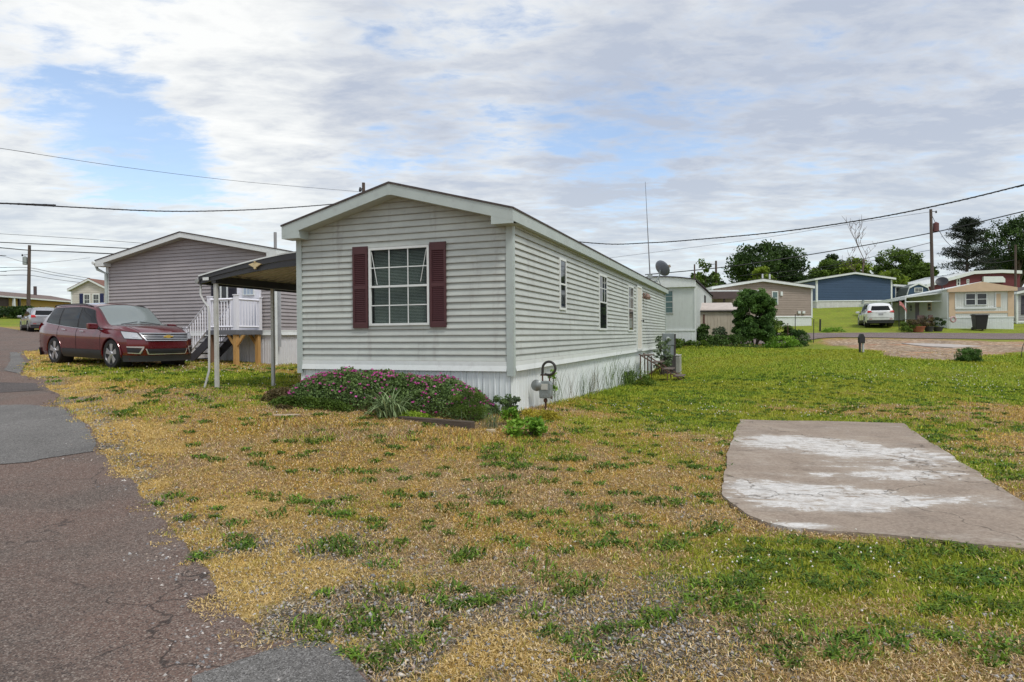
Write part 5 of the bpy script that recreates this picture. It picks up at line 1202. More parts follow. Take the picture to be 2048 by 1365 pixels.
for a, b in ((.0, .38), (w_-.36, w_)): q.box(a, b, -.03, 0, z_(636), z_(586))
q.box(.38, w_-.36, -.028, 0, z_(628), z_(624)); q.box(2.85, 3.12, -.029, 0, z_(616), z_(590)); q.obj('trim', TANP, tt)
q = MB(); q.box(.36, 2.86, -.06, -.0, z_(619), z_(616)); q.box(.36, .42, -.06, 0, z_(616), z_(587)); q.box(2.78, 2.84, -.06, 0, z_(616), z_(587)); q.obj('bay_trim', WHITE, tt)
for a in (.98, 1.66): window(tt, wallM('front', 0, 1), a, a+.64, z_(612), z_(588), fr=.05, proud=.07)
q = MB(); q.prism([(-.14, z_(580)), (w_+.14, z_(580)), (w_+.14, z_(578)), (w_/2, z_(565.2)), (-.14, z_(578))], 1, .03, Lt+.2); q.obj('roof', WHITE, tt)
skw = MB(); skw.box(.02, w_-.02, -.01, Lt, -.3, z_(637))
for i in range(1, 38): skw.box(w_*i/38-.006, w_*i/38+.006, -.024, -.01, -.3, z_(638))
skw.obj('skirt', WHITE, tt)
q = MB(); q.box(-.02, w_+.02, -.04, -.0, z_(637), z_(635)); q.obj('skirt_rail', WHITE, tt)
q = MB(); q.prism([(-2.3, z_(590)), (-2.3, z_(592.5)), (0, z_(585)), (0, z_(582.5))], 1, 1.4, Lt+.6); q.obj('awning', WHITE, tt)
q = MB(); q.prism([(-2.35, z_(589)), (-2.35, z_(596)), (-2.28, z_(596)), (-2.28, z_(589))], 1, 1.4, Lt+.6); q.tube([(-2.3, 1.5, z_(601)), (0, 1.5, z_(601))], .045, 6); q.obj('awning_beam', WHITE, tt)
for y_ in (1.5, 5.0, 8.8): q = MB(); q.box(-2.33, -2.26, y_, y_+.07, -.2, z_(594)); q.obj('post', WHITE, tt)
q = MB(); q.box(-2.2, 0, 9.2, Lt, -.2, z_(593)); 
for k in range(10): q.box(-2.215, -2.2, 9.4+k*.55, 9.45+k*.55, -.2, z_(594))
q.obj('storage_room', WHITE, tt)
window(tt, wallM('left', 0, Lt), Lt-4.3, Lt-3.5, z_(618), z_(600), TANP, fr=.08); window(tt, wallM('left', 0, Lt), Lt-8.6, Lt-8.0, z_(616), z_(600), WHITE, fr=.05)
q = MB(wallM('left', 0, Lt)); q.box(Lt-7.2, Lt-6.4, z_(640), z_(596), 0, .05); q.obj('door', M_('door_mauve', (.22, .18, .26), .5), tt)
q = MB(); q.tube([(-.06, .05, z_(586)), (-.06, .05, 0)], .04, 6); q.obj('downspout', WHITE, tt)
# small dish on the awning roof
p = at(1884, 578, 49); dd = thing('satellite_dish', 'black satellite dish on the awning roof of the tan and white trailer', 'satellite dish', p)
q = MB(); q.tube([(0, 0, -.3), (0, 0, .35)], .03, 6); q.tube([(0, 0, .1), (.6, -.2, -.25)], .02, 6); q.obj('mast', BLACK, dd)
q = MB(Matrix.Translation((0, 0, .5)) @ Vector((-.4, -.5, .5)).to_track_quat('Z', 'Y').to_matrix().to_4x4()); q.lathe([(0, 0), (.2, .02), (.42, .10), (.42, .08), (.2, -.01), (0, -.03)], 20); q.obj('reflector', BLACK, dd, smooth=True)
# grey home cut by the right edge
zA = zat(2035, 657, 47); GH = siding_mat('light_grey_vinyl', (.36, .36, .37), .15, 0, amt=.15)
A = at(2024, 600, 49); gh = gable_home('mobile_home', 'light grey sided home with dark shutter cut off by the right side of the photo', 'mobile home', A.x+2.1+.25, 48.6, zA-.2, math.radians(-8), 4.2, 14, zA-.4, zat(2040, 644, 48), zat(2030, 582, 48), zat(2070, 568, 48), .15, GH, WHITE, fh=.2, band=.03, ret=False)
Mq = wallM('front', 4.2, 14); z_ = lambda py: zat(2040, py, 48)-(zA-.2); window(gh, Mq, .62, 1.5, z_(628), z_(591), pane=TEAL, fr=.07); shutter(gh, Mq, .30, .60, z_(629), z_(590), NAVY)
# long yellow building and the cream home, far left
pL, pR = at(-80, 632, 66), at(150, 632, 84); dv = (pR-pL); Ly = dv.length; ya = math.atan2(dv.y, dv.x)
z0 = min(h1(pL.x, pL.y), h1(pR.x, pR.y))-.3; ye = thing('building', 'long low yellow building with a brown roof and white porch post, far left', 'building', (pL.x, pL.y, z0), ya)
YEL = M_('yellow_stucco', (.52, .36, .13), .8, var=.05); zt_ = zat(26, 596, 73)-z0
q = MB(); q.box(0, Ly, 0, 8, 0, zt_); q.obj('wall', YEL, ye)
q = MB(); q.prism([(-1.0, zt_-.1), (-1.0, zt_+.05), (3.6, zt_+.95), (8.4, zt_+.05), (8.4, zt_-.1)], 0, -.8, Ly+.8); q.obj('roof', M_('brown_roof', (.16, .115, .10), .9, var=.25, scale=6), ye)
q = MB(); q.box(-.8, Ly+.8, -1.03, -.99, zt_-.08, zt_+.07); q.obj('gutter', WHITE, ye)
window(ye, Matrix(((1,0,0,0),(0,0,-1,0),(0,1,0,0),(0,0,0,1))), Ly*.69, Ly*.69+1.5, zt_-2.3, zt_-.75, fr=.18, pane=TEAL, proud=.06)
q = MB(); q.box(0, Ly*.33, -.5, -.02, zt_-1.0, zt_-.1); q.obj('porch_beam', BR, ye)
for x_ in (Ly*.335, Ly*.38): q = MB(); q.prism([(x_, 0), (x_+.35, 0), (x_+.2, zt_-.1), (x_, zt_-.1)], 1, -1.0, -.8); q.obj('porch_post', WHITE if x_ < Ly*.36 else BLACK, ye)
window(ye, Matrix(((1,0,0,0),(0,0,-1,0),(0,1,0,0),(0,0,0,1))), Ly*.14, Ly*.14+3.2, zt_-2.6, zt_-1.0, fr=.12, pane=TEAL, proud=.06)
q = MB(); q.tube([(Ly*.84, 3, zt_+.5), (Ly*.84, 3, zt_+1.9)], .18, 8); q.obj('chimney', M_('flue', (.08, .06, .06), .8), ye)
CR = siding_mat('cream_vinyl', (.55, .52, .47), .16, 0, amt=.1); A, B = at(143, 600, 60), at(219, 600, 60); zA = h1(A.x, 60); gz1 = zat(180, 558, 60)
cm = gable_home('mobile_home', 'small cream gabled home with navy shutters left of the mauve home', 'mobile home', (A.x+B.x)/2, 60, zA-.2, 0, B.x-A.x, 10, zA-.4, zA+.5, zat(140, 579, 60), zat(180, 557.5, 60), .16, CR, WHITE, roofmat=M_('red_brown_roof', (.20, .095, .07), .9, var=.2), fh=.2, band=.03, ret=False, ohs=.2)
Mq = wallM('front', B.x-A.x, 10); z_ = lambda py: zat(180, py, 60)-(zA-.2); X_ = lambda px: at(px, 600, 60).x-A.x
for a, b in ((167.5, 181), (185.5, 199.5)): window(cm, Mq, X_(a), X_(b), z_(612), z_(588), nx=3, ny=1, fr=.09)
NV = M_('navy_shutter', (.02, .03, .10), .6)
for a, b in ((159.5, 166.5), (200.5, 208)): shutter(cm, Mq, X_(a), X_(b), z_(612), z_(587.5), NV)

# ================================================================ trees and bushes
BARK = M_('bark', (.09, .07, .055), .95, var=.3, scale=6, stretch=(1, 1, .2), bump=.5, bscale=20)
LM = {'dark': leaf_mat('leaf_dark', (.016, .038, .010), (.075, .14, .026)), 'mid': leaf_mat('leaf_mid', (.035, .070, .010), (.15, .24, .03)),
      'light': leaf_mat('leaf_light', (.07, .12, .012), (.28, .38, .035)), 'con': leaf_mat('needle_dark', (.012, .020, .014), (.05, .07, .035)),
      'bush': leaf_mat('leaf_bush', (.03, .075, .016), (.13, .25, .05)), 'grey': leaf_mat('leaf_greygreen', (.05, .08, .04), (.20, .27, .14)),
      'ger': leaf_mat('geranium_leaf', (.06, .12, .035), (.26, .37, .12)), 'strap': leaf_mat('strap_leaf', (.10, .16, .06), (.34, .44, .22)), 'lime': leaf_mat('lime_leaf', (.16, .28, .02), (.42, .55, .06)), 'fresh': leaf_mat('fresh_leaf', (.10, .23, .02), (.28, .46, .05)),
      'yel': leaf_mat('yellow_leaf', (.22, .20, .02), (.60, .48, .04)), 'brown': leaf_mat('brown_leaf', (.05, .045, .02), (.20, .15, .06)), 'mag': leaf_mat('magenta_petal', (.50, .05, .28), (.85, .22, .60), .5, .3)}
def leafcards(name, P, size, mat, par=None, flat=0.0, tint=None, asp=.55, R=rng, N=None):
    n = len(P); nrm = R.normal(size=(n, 3)) if N is None else N+R.normal(size=(n, 3))*.55; nrm[:, 2] += flat*2; nrm /= np.linalg.norm(nrm, axis=1)[:, None]+1e-9
    a = np.cross(nrm, R.normal(size=(n, 3))); a /= np.linalg.norm(a, axis=1)[:, None]+1e-9; b = np.cross(nrm, a)
    s = (size*(.6+.8*R.random(n)))[:, None]; V = np.empty((n, 4, 3))
    V[:, 0] = P-a*s; V[:, 1] = P-b*s*asp+nrm*s*.12; V[:, 2] = P+a*s; V[:, 3] = P+b*s*asp+nrm*s*.12
    t = np.full(n, .5) if tint is None else tint; t = np.clip(t+(R.random(n)-.5)*.35, 0, 1)
    return npmesh(name, V.reshape(-1, 3), np.arange(4*n).reshape(n, 4), mat, par, {'tint': np.repeat(t, 4)})
def clumps(rx, ry, rz, nc, per, cr, R, shell=.55, low=-.8):
    """leaf positions: nc clumps inside an ellipsoid, each a fuzzy ball"""
    d = R.normal(size=(nc*3, 3)); d /= np.linalg.norm(d, axis=1)[:, None]; d = np.sign(d)*np.abs(d)**(.72 if low <= -1 else 1); d = d[d[:, 2] > max(low, -.99)][:nc]; nc = len(d)
    rad = (R.random(nc)**.4)*(1-shell)+shell*R.random(nc)**.25; c = d*np.clip(rad, 0, .93)[:, None]*np.array([rx, ry, rz])
    rr = cr*(.6+.8*R.random(nc)); e = R.normal(size=(nc, per, 3)); e /= np.linalg.norm(e, axis=2)[:, :, None]; e *= (R.random((nc, per, 1))**.4)
    P = c[:, None]+e*rr[:, None, None]*np.array([1, 1, .75]); t = R.random(nc)*.75; tt = np.repeat(t, per)+np.clip(e[..., 2].ravel(), -1, 1)*.12
    return P.reshape(-1, 3), tt, c
def tree(label, px0, px1, py0, Y, mat, dens=1, leaf=None, name='tree', group='trees beyond the homes', pybot=None, nc=46, cr=.17, seed=1, trunk=True, shell=.55, asp=.6, tbias=0, base=None, per=130):
    R = np.random.default_rng(seed); cx = at((px0+px1)/2, 600, Y).x; w = (at(px1, 600, Y).x-at(px0, 600, Y).x); top = at((px0+px1)/2, py0, Y).z
    gz = h1(cx, Y) if base is None else base; hgt = top-gz; bot = (at((px0+px1)/2, pybot, Y).z-gz) if pybot else hgt*.22
    t = thing(name, label, 'tree' if name != 'bush' else 'bush', (cx, Y, gz), 0, group)
    cz_ = (hgt+bot)/2; rz = (hgt-bot)/2; rx = w/2; k = 1-cr*.6
    P, tt, c = clumps(rx*k, rx*k*.8, rz*k, int(nc*dens), per, cr*w, R, shell); P[:, 2] += cz_; P[:, 2] = np.maximum(P[:, 2], .02)
    leafcards('crown', P, leaf or .0016*Y, LM[mat], t, .2, tt+tbias, asp, R)
    if trunk:
        q = MB(); r0 = .028*hgt+.03; q.tube([(0, 0, -.2), (.02*w, 0, bot*.6), (0, 0, cz_)], [r0, r0*.75, r0*.35], 8)
        for i in range(min(10, len(c))):
            e = c[i*len(c)//10]; z1 = bot*.5+.06*i*hgt*.6; q.tube([(0, 0, z1), (e[0]*.5, e[1]*.5, (z1+e[2]+cz_)/2*1.02), (e[0], e[1], e[2]+cz_)], [r0*.4, r0*.25, r0*.08], 5)
        q.obj('trunk', BARK, t)
    return t
tree('large dark broad-crowned tree rising behind the tan home', 1452, 1614, 486, 95, 'dark', 1.8, .17*1.1, seed=3, nc=60, cr=.11, shell=.6, tbias=.12)
tree('lighter green young tree in front of the large dark tree, above the tan roof', 1495, 1545, 532, 88, 'light', .6, .16, seed=4)
tree('thin airy tree above the white trailer roof', 1368, 1446, 516, 62, 'mid', 1, .13, seed=5, nc=44, cr=.11, per=55)
tree('dark tree mass low beside the thin airy tree', 1396, 1452, 545, 66, 'dark', 1, .12, seed=6, nc=30, cr=.14)
tree('dark tree showing just above the near home\'s roof slope', 1095, 1196, 470, 48, 'dark', 1.2, .08, seed=7, nc=60, cr=.10)
tree('round green tree behind the left half of the navy home', 1612, 1692, 518, 92, 'mid', 1.2, .17, seed=8, cr=.13, tbias=.15)
tree('bright yellow-green tree behind the middle of the navy home', 1672, 1752, 514, 90, 'light', 1.4, .16, seed=9, cr=.12, tbias=.1)
tree('deep green tree behind the right half of the navy home', 1742, 1850, 497, 98, 'mid', 1.6, .17, seed=10, cr=.11, tbias=.0)
tree('dark green tree tip left of the bare tree', 1640, 1690, 505, 100, 'dark', .8, .17, seed=17, cr=.15)
tree('low green tree between the blue shed and the wooden pole', 1790, 1880, 522, 95, 'mid', 1.5, .17, seed=11, cr=.12, tbias=.12)
tree('low light green tree beside the navy home\'s right gable end', 1745, 1812, 540, 86, 'light', 1, .15, seed=18, cr=.15)
tree('low dark trees left of the tan home\'s chimney pipes', 1560, 1625, 545, 92, 'dark', 1, .16, seed=19, cr=.15)
tree('tall leafy tree reaching beyond the right side of the photo', 1962, 2110, 424, 88, 'dark', 1.9, .15, seed=12, nc=66, cr=.10, per=100, tbias=.05)
tree('green undergrowth tree behind the dark red home', 1960, 2060, 500, 92, 'mid', 1.3, .16, seed=20, cr=.13, tbias=-.1)
# the feathery conifer
def conifer(label, px, py0, Y, wpx, seed):
    R = np.random.default_rng(seed); cx = at(px, 600, Y).x; gz = h1(cx, Y); top = at(px, py0, Y).z-gz; w = wpx/1307*Y/2; t = thing('conifer', label, 'tree', (cx, Y, gz), 0, 'trees beyond the homes')
    q = MB(); q.tube([(0, 0, -.2), (0, 0, top*.95)], [.28, .05], 8); P = []; T_ = []
    for i in range(150):
        u = R.random()**.8; z = top*(.22+.76*u); a = R.random()*2*PI; L = w*(1.08-u)**.55*(.65+.5*R.random()); L = min(L, w*1.05)
        e = Vector((math.cos(a)*L, math.sin(a)*L, L*.20)); q.tube([(0, 0, z), tuple(Vector((0, 0, z))+e)], [.05, .015], 4)
        m_ = 100; s = R.random(m_)**.6; pp = np.array([0, 0, z])+np.outer(s, np.array(e))+R.normal(size=(m_, 3))*np.array([.28, .28, .14]); P.append(pp); T_.append(np.full(m_, R.random()*.7))
    leafcards('crown', np.concatenate(P), .13, LM['con'], t, .1, np.concatenate(T_), .35, R); q.obj('trunk', BARK, t)
conifer('dark feathery conifer right of the wooden pole', 1934, 438, 84, 112, 21)
# bare tree
R = np.random.default_rng(5); cx = at(1727, 600, 84).x; bt = thing('bare_tree', 'leafless bare tree standing above the navy home', 'tree', (cx, 84, h1(cx, 84))); q = MB(); topz = at(1727, 462, 84).z-bt.location.z
def branch(p, d, L, r, dep):
    n = 4; pts = [p]; rs = [r]
    for i in range(n): d = (d+Vector(R.normal(size=3))*.09+Vector((0, 0, .04))).normalized(); pts.append(pts[-1]+d*L/n); rs.append(r*(1-.6*(i+1)/n))
    q.tube(pts, rs, 5, False)
    if dep > 0:
        for k in range(4 if dep > 1 else 3):
            a = R.random()*2*PI; s = Vector((math.cos(a), math.sin(a)*.7, .45+.5*R.random())).normalized(); j = 1+int(R.random()*(n)); branch(pts[min(j, n)], (d*.5+s*.7).normalized(), L*(.42+.2*R.random()), max(rs[min(j, n)]*.6, .03), dep-1)
branch(Vector((0, 0, 0)), Vector((0, 0, 1)), topz*.62, .2, 3); q.obj('trunk', M_('bare_bark', (.16, .12, .10), .9), bt)
def bush(label, px, pyb, Y, w, h, mat, leaf, nc=30, per=150, cr=.16, seed=1, group=None, name='bush', cat='bush', dens=1, asp=.55, stems=True, flat=.2, depth=.85, tb=0, pos=None, shell=.55):
    R = np.random.default_rng(seed)
    if pos is None: p = at(px, pyb, Y) if Y else gp(px, pyb); p.z = h1(p.x, p.y)
    else: p = pos
    t = thing(name, label, cat, p, 0, group); P, tt, c = clumps(w/2*.85, w/2*.85*depth, h/2*.88, nc, per, cr*w, R, shell, -1); P[:, 2] += h*.5; P[:, 2] = np.clip(P[:, 2], .01, h*1.1)
    P[:, :2] *= (1+1.0*np.clip(.42-P[:, 2]/h, 0, 1))[:, None]
    leafcards('leaves', P, leaf, LM[mat], t, flat, tt+tb, asp, R)
    if stems:
        q = MB()
        for i in range(6): e = c[(i*5) % len(c)]; q.tube([(e[0]*.1, e[1]*.1, -.05), (e[0]*.6, e[1]*.6, (e[2]+h/2)*.6), (e[0], e[1], e[2]+h/2)], [.012*h+.006, .008*h+.004, .004], 5)
        q.obj('stem', BARK, t)
    return t
bush('big round leafy bush beside the beige shed', 1509, 696, 34, 2.35, 3.3, 'bush', .05, 300, 190, .08, 2, depth=.9, shell=.3, tb=.12)
bush('yellow-green shrub leaning against the right of the big round bush', 1552, 690, 35.5, 1.6, 1.6, 'mid', .05, 30, 150, .15, 3)
bush('low light green leafy plant at the foot of the big bush', 1560, 695, 33.5, 1.8, .55, 'fresh', .05, 22, 110, .14, 4)
bush('dark shrub at the corner of the white trailer\'s skirt', 1410, 690, 33.8, 1.05, 1.15, 'dark', .05, 26, 150, .16, 5, tb=.3)
bush('sparse pale shrub before the beige shed door', 1440, 690, 34.5, 1.0, 1.0, 'grey', .05, 18, 60, .16, 6)
bush('weedy low growth along the trailer skirt behind the grass', 1382, 694, 32.3, 2.2, .35, 'mid', .05, 22, 100, .10, 7)
bush('weedy growth between the beige shed and the lawn', 1452, 696, 33.2, 3.0, .55, 'dark', .05, 30, 120, .09, 8, tb=.35)
bush('blue-green shrub inside a ring of thin stakes', 1596, 692, 35, 1.30, .95, 'bush', .035, 34, 170, .14, 9, tb=-.1)
bush('small rounded bush alone on the grass by the bare dirt', 1938, 724, 24, .98, .52, 'bush', .022, 40, 200, .12, 10)
bush('little weed patch across the street by the grass bank', 1665, 666, 45, 1.6, .3, 'fresh', .05, 12, 60, .14, 11)
for i, (px, pyb, pyt, Y) in enumerate([(1575, 690, 648, 34.3), (1590, 688, 630, 35.8), (1627, 677, 640, 36), (1640, 668, 640, 46)]):
    p = at(px, pyb, Y); g = h1(p.x, p.y); q = MB(); hh = at(px, pyt, Y).z-g; q.tube([(0, 0, -.1), (.02, 0, hh)], .02 if i != 3 else .06, 6); q.tube([(.02, 0, hh), (.02, 0, hh+.03)], .03 if i != 3 else .08, 6)
    o = q.obj('stake', BLACK if i else RUST); o.location = (p.x, p.y, g)
    tag(o, ['thin stake at the left of the blue-green shrub', 'thin taller stake behind the blue-green shrub', 'dark stake at the right of the blue-green shrub', 'short dark post on the grass bank across the street'][i], 'stake')

# ================================================================ flower bed before the near home
R = np.random.default_rng(44)
def bedmound(label, t0, t1, o0, o1, h, n, leafsz, mat, name='flower_bush', cat='plant', flowers=0, tb=0.0, zb=None, flat=.35):
    c = hf((t0+t1)/2, (o0+o1)/2, 0); c.z = h1(c.x, c.y); th = thing(name, label, cat, c)
    def pts(n, shell):
        u = R.random(n)*2-1; v = R.random(n)*2-1; prof = np.clip(1-np.abs(u)**4, 0, 1)**.6*np.clip(1-np.abs(v)**3.2, 0, 1)**.55; lump = .78+.34*vnoise(u*(t1-t0)/2+5, v*(o1-o0)/2+5, .22, 9, 3)*1.2
        hh = h*prof*lump; z = hh*(1-(R.random(n)**2.2)*(.9 if not shell else .0)); 
        T0 = (t0+t1)/2+u*(t1-t0)/2; O0 = (o0+o1)/2+v*(o1-o0)/2; P = np.array([hf(a, b, 0) for a, b in zip(T0, O0)]); g = H(P[:, 0], P[:, 1]); P[:, 2] = g+z+R.normal(size=n)*.012
        return P-np.array(c), z/h
    P, zz_ = pts(n, False); leafcards('leaves', P, leafsz, LM[mat], th, flat, .15+.55*vnoise(P[:, 0]+9, P[:, 1]+P[:, 2]+9, .12, 3, 3)+tb, .8, R)
    if flowers:
        P, _ = pts(flowers, True); P[:, 2] += .015; k = np.arange(flowers) % 2
        PP = []; 
        for a in range(5):
            an = 2*PI*a/5+R.random(flowers); PP.append(P+np.c_[np.cos(an)*.013, np.sin(an)*.013, np.sin(an*2)*.004]-np.array([0, .01, 0]))
        leafcards('blossom', np.concatenate(PP), .015, LM['mag'], th, .3, np.tile(R.random(flowers)*.8, 5), .9, R)
    return th
bedmound('wide mound of hardy geranium covered in small magenta flowers, along the front skirt', .20, 3.88, .05, 1.02, .60, 30000, .019, 'ger', flowers=480)
bedmound('low brown-tinged shrub at the left end of the flower bed', 3.70, 4.32, .55, 1.02, .20, 3000, .015, 'brown', name='low_shrub', cat='shrub')
bedmound('dark green ground cover fringe before the geranium mound', 2.35, 3.95, .98, 1.28, .17, 4200, .016, 'mid', name='ground_cover_plant', tb=-.1)
bedmound('lime yellow ground cover patch behind the landscape timber', .98, 1.55, .98, 1.22, .07, 1800, .012, 'lime', name='ground_cover_plant')
p = gp(937, 846); bush('feathery green bush at the right end of the landscape timber', 0, 0, 0, .62, .52, 'mid', .013, 60, 130, .12, 12, pos=Vector((p.x, p.y+.12, h1(p.x, p.y))), name='feathery_bush', asp=.25, flat=0, tb=.1)
p = gp(1003, 832); bush('small geranium tuft with few flowers at the corner of the near home', 0, 0, 0, .40, .36, 'ger', .018, 26, 60, .15, 13, pos=Vector((p.x, p.y, h1(p.x, p.y))), name='corner_plant', cat='plant')
p = gp(1028, 838); bush('pale green upright plant in front of the corner of the white skirt', 0, 0, 0, .26, .40, 'grey', .020, 14, 40, .18, 14, pos=Vector((p.x, p.y, h1(p.x, p.y))), name='upright_plant', cat='plant')
p = gp(1052, 872); bush('bright green leafy weed before the gas meter', 0, 0, 0, .62, .24, 'fresh', .034, 26, 34, .15, 15, pos=Vector((p.x, p.y, h1(p.x, p.y))), name='leafy_weed', cat='plant', flat=.6)
p = gp(1022, 852); bush('bright green leafy weed climbing toward the corner post', 0, 0, 0, .30, .30, 'fresh', .028, 16, 26, .18, 25, pos=Vector((p.x, p.y, h1(p.x, p.y))), name='leafy_weed', cat='plant', flat=.6)
p = gp(1075, 836); bush('yellow creeping ground cover at the foot of the gas meter', 0, 0, 0, .75, .09, 'yel', .014, 40, 60, .12, 16, pos=Vector((p.x, p.y, h1(p.x, p.y))), name='creeping_plant', cat='plant', stems=False)
def strap(label, base, n, L, mat, w=.016, droop=1.1, up=.9, name='grass_clump', cat='plant', spread=.05, cols=None, bias=(0, 0)):
    V = []; F = []; T_ = []; base = Vector(base); base.z = h1(base.x, base.y)
    for i in range(n):
        a = R.random()*2*PI; l_ = L*(.6+.5*R.random()); d = Vector((math.cos(a)+bias[0], math.sin(a)+bias[1], 0)); d.normalize(); s_ = Vector((-d.y, d.x, 0)); p0 = Vector((R.normal()*spread, R.normal()*spread, 0)); k = .4+.7*R.random(); tt = R.random(); st = len(V); m_ = 6
        for j in range(m_+1):
            u = j/m_; x_ = l_*u*(.35+.55*k*u*droop*.5); z_ = l_*up*(u*1.15-droop*k*u*u*.75); ww = w*(1-u**2.5)*(.6+.4*min(1, u*4)); c_ = p0+d*x_+Vector((0, 0, max(z_, .005*j)))
            V += [tuple(c_-s_*ww/2+Vector((0, 0, ww*.25))), tuple(c_+s_*ww/2+Vector((0, 0, ww*.25)))]; T_ += [tt, tt]
        for j in range(m_): F.append((st+2*j, st+2*j+1, st+2*j+3, st+2*j+2))
    o = npmesh(name, V, F, LM[mat], None, {'tint': np.array(T_)}); o.location = base; tag(o, label, cat); return o
p = gp(782, 834); strap('daylily clump with long arching strap leaves before the geranium mound', p, 130, .72, 'strap', .028, 1.5, .95, name='daylily_clump', spread=.09, bias=(-.45, -.35))
p = gp(985, 858); strap('tuft of fine upright pale grass at the end of the timber', p, 70, .33, 'grey', .006, .5, 1.0, spread=.06)
p = gp(925, 850); strap('thin dry grass stems leaning over the timber end', p, 25, .30, 'grey', .005, .6, 1.0, spread=.12)
for i, (s, o_, n, L, mt_, w_) in enumerate([(1.6, .08, 26, .75, 'brown', .006), (2.3, .10, 34, .95, 'grey', .007), (3.4, .08, 22, .80, 'brown', .006), (4.6, .08, 34, .95, 'grey', .007), (5.6, .10, 40, .90, 'brown', .008), (7.2, .10, 50, 1.1, 'mid', .010), (9.2, .12, 60, 1.0, 'mid', .012), (10.6, .15, 60, .9, 'mid', .014)]):
    strap(['short dry stalks right of the gas meter', 'tall dry grass stalks against the skirt below the first side window', 'sparse brown stalks along the skirt past the first side window', 'pale wispy grass along the skirt halfway to the second side window', 'brown seeding grass against the skirt before the second side window',
           'green tall grass under the second side window', 'tall weeds before the metal steps', 'dense green weeds beside the foot of the metal steps'][i], hp(s, o_, 0), n, L, mt_, w_, .45, 1.0, spread=.10 if i < 5 else .2)
bushp = hp(10.2, .35, 0); bushp.z = h1(bushp.x, bushp.y); bush('low dark weeds growing round the metal steps', 0, 0, 0, 1.3, .45, 'mid', .03, 24, 70, .14, 17, pos=bushp, name='weed_clump', cat='plant')
bushp = hp(15.0, .55, 0); bushp.z = h1(bushp.x, bushp.y); bush('tall pale-leaved milkweed between the steps and the electric meter', 0, 0, 0, .7, 1.75, 'grey', .055, 24, 26, .16, 18, pos=bushp, name='milkweed', cat='plant', flat=.5, tb=.2)
p = hp(1.25, .30, 0); p.z = h1(p.x, p.y)+.25; bush('small vine with bright leaves clinging beside the gas meter', 0, 0, 0, .22, .55, 'fresh', .035, 12, 10, .2, 19, pos=p, name='vine', cat='plant', stems=True)
# landscape timber
a, b_ = gp(800, 838), gp(946, 860); L_ = (b_-a).length; o = MB().box(0, L_, -.05, .05, -.08, .08).obj('landscape_timber', M_('old_timber', (.085, .065, .05), .9, var=.3, scale=10, stretch=(.3, 3, 3), bump=.5, bscale=20), bevel=.008)
o.location = (a.x, a.y, (h1(a.x, a.y)+h1(b_.x, b_.y))/2); o.rotation_euler = (0, 0, math.atan2((b_-a).y, (b_-a).x)); tag(o, 'dark weathered landscape timber edging the flower bed', 'timber')
def slabstone(label, px, py, rx, ry, h, col):
    p = gp(px, py); q = MB(); n = 11; rr = [.8+.3*R.random() for _ in range(n)]; q.prism([(rx*rr[i]*math.cos(2*PI*i/n), ry*rr[i]*math.sin(2*PI*i/n)) for i in range(n)], 2, -.05, h)
    o = q.obj('flat_stone', M_('stone_'+str(px), col, .9, var=.25, scale=12), bevel=.01); o.location = p; return tag(o, label, 'stone')
slabstone('flat pale stone lying in the dry grass left of the flower bed', 572, 833, .24, .09, .03, (.42, .33, .25))
slabstone('tan stone lying at the right end of the timber', 981, 866, .08, .06, .05, (.42, .34, .22))
bedmound('small dark withered weed patch beside the flat pale stone', 3.35, 3.65, 1.35, 1.47, .06, 500, .014, 'brown', name='withered_weed')

# ================================================================ street furniture, poles, wires
def pole(label, px, pyt, Y, r, pyb=None, lean=0, arms=(), box=None, base=None):
    top = at(px, pyt, Y); g = h1(top.x+lean, Y) if base is None else base; t = thing('utility_pole', label, 'utility pole', (top.x+lean, Y, g))
    hh = top.z-g; q = MB(); q.tube([(0, 0, -.3), (-lean*.5, 0, hh*.5), (-lean, 0, hh)], [r*1.2, r, r*.85], 10); q.obj('post', WOODPOLE, t, smooth=True)
    if box:
        bx, by, w_, h_, col = box; c = at(bx, by, Y-.1); q = MB(); q.lathe([(w_*.4, -h_/2), (w_*.5, -h_/2+.03), (w_*.5, h_/2-.05), (w_*.3, h_/2), (w_*.1, h_/2+.08)], 14, (c.x-t.location.x, -.1, c.z-g)); q.obj('transformer', col, t, smooth=True)
        q = MB(); q.tube([(0, -.1, c.z-g+.1), (c.x-t.location.x, -.1, c.z-g+.1)], .035, 5); q.obj('bracket', BLACK, t)
    for (dx, z_) in arms: q = MB(); q.tube([(-lean, -.05, hh-z_), (dx, -.05, hh-z_-.05)], .03, 6); q.lathe([(.06, -.12), (.08, -.05), (.05, .1)], 8, (dx, -.05, hh-z_-.05)); q.obj('insulator', BLACK, t)
    return t
P0 = pole('wooden pole top with drooping insulator behind the near home\'s ridge', 727, 366, 34, .095, arms=((-.16, .3), ))
pole('dark leaning wooden pole with a transformer can, far left', 59, 491, 70, .17, lean=-.25, box=(50, 522, .45, .85, STEEL), arms=((-.5, 1.0), (.35, .2)))
pole('tall dark wooden pole with brown transformer beside the dark red home', 1861.5, 419, 62, .15, lean=.2, box=(1872, 455, .50, .85, M_('rust_brown_can', (.12, .04, .04), .6)), arms=((.28, .2), ))
pole('slender dark pole before the trees at the right side of the photo', 2031, 490, 64, .11)
pole('short pole behind the white trailer and the tan home', 1432, 522, 62, .11, arms=((-.5, .3), ))
pole('thin pipe pole standing above the white trailer corner', 1389, 529, 36, .045)
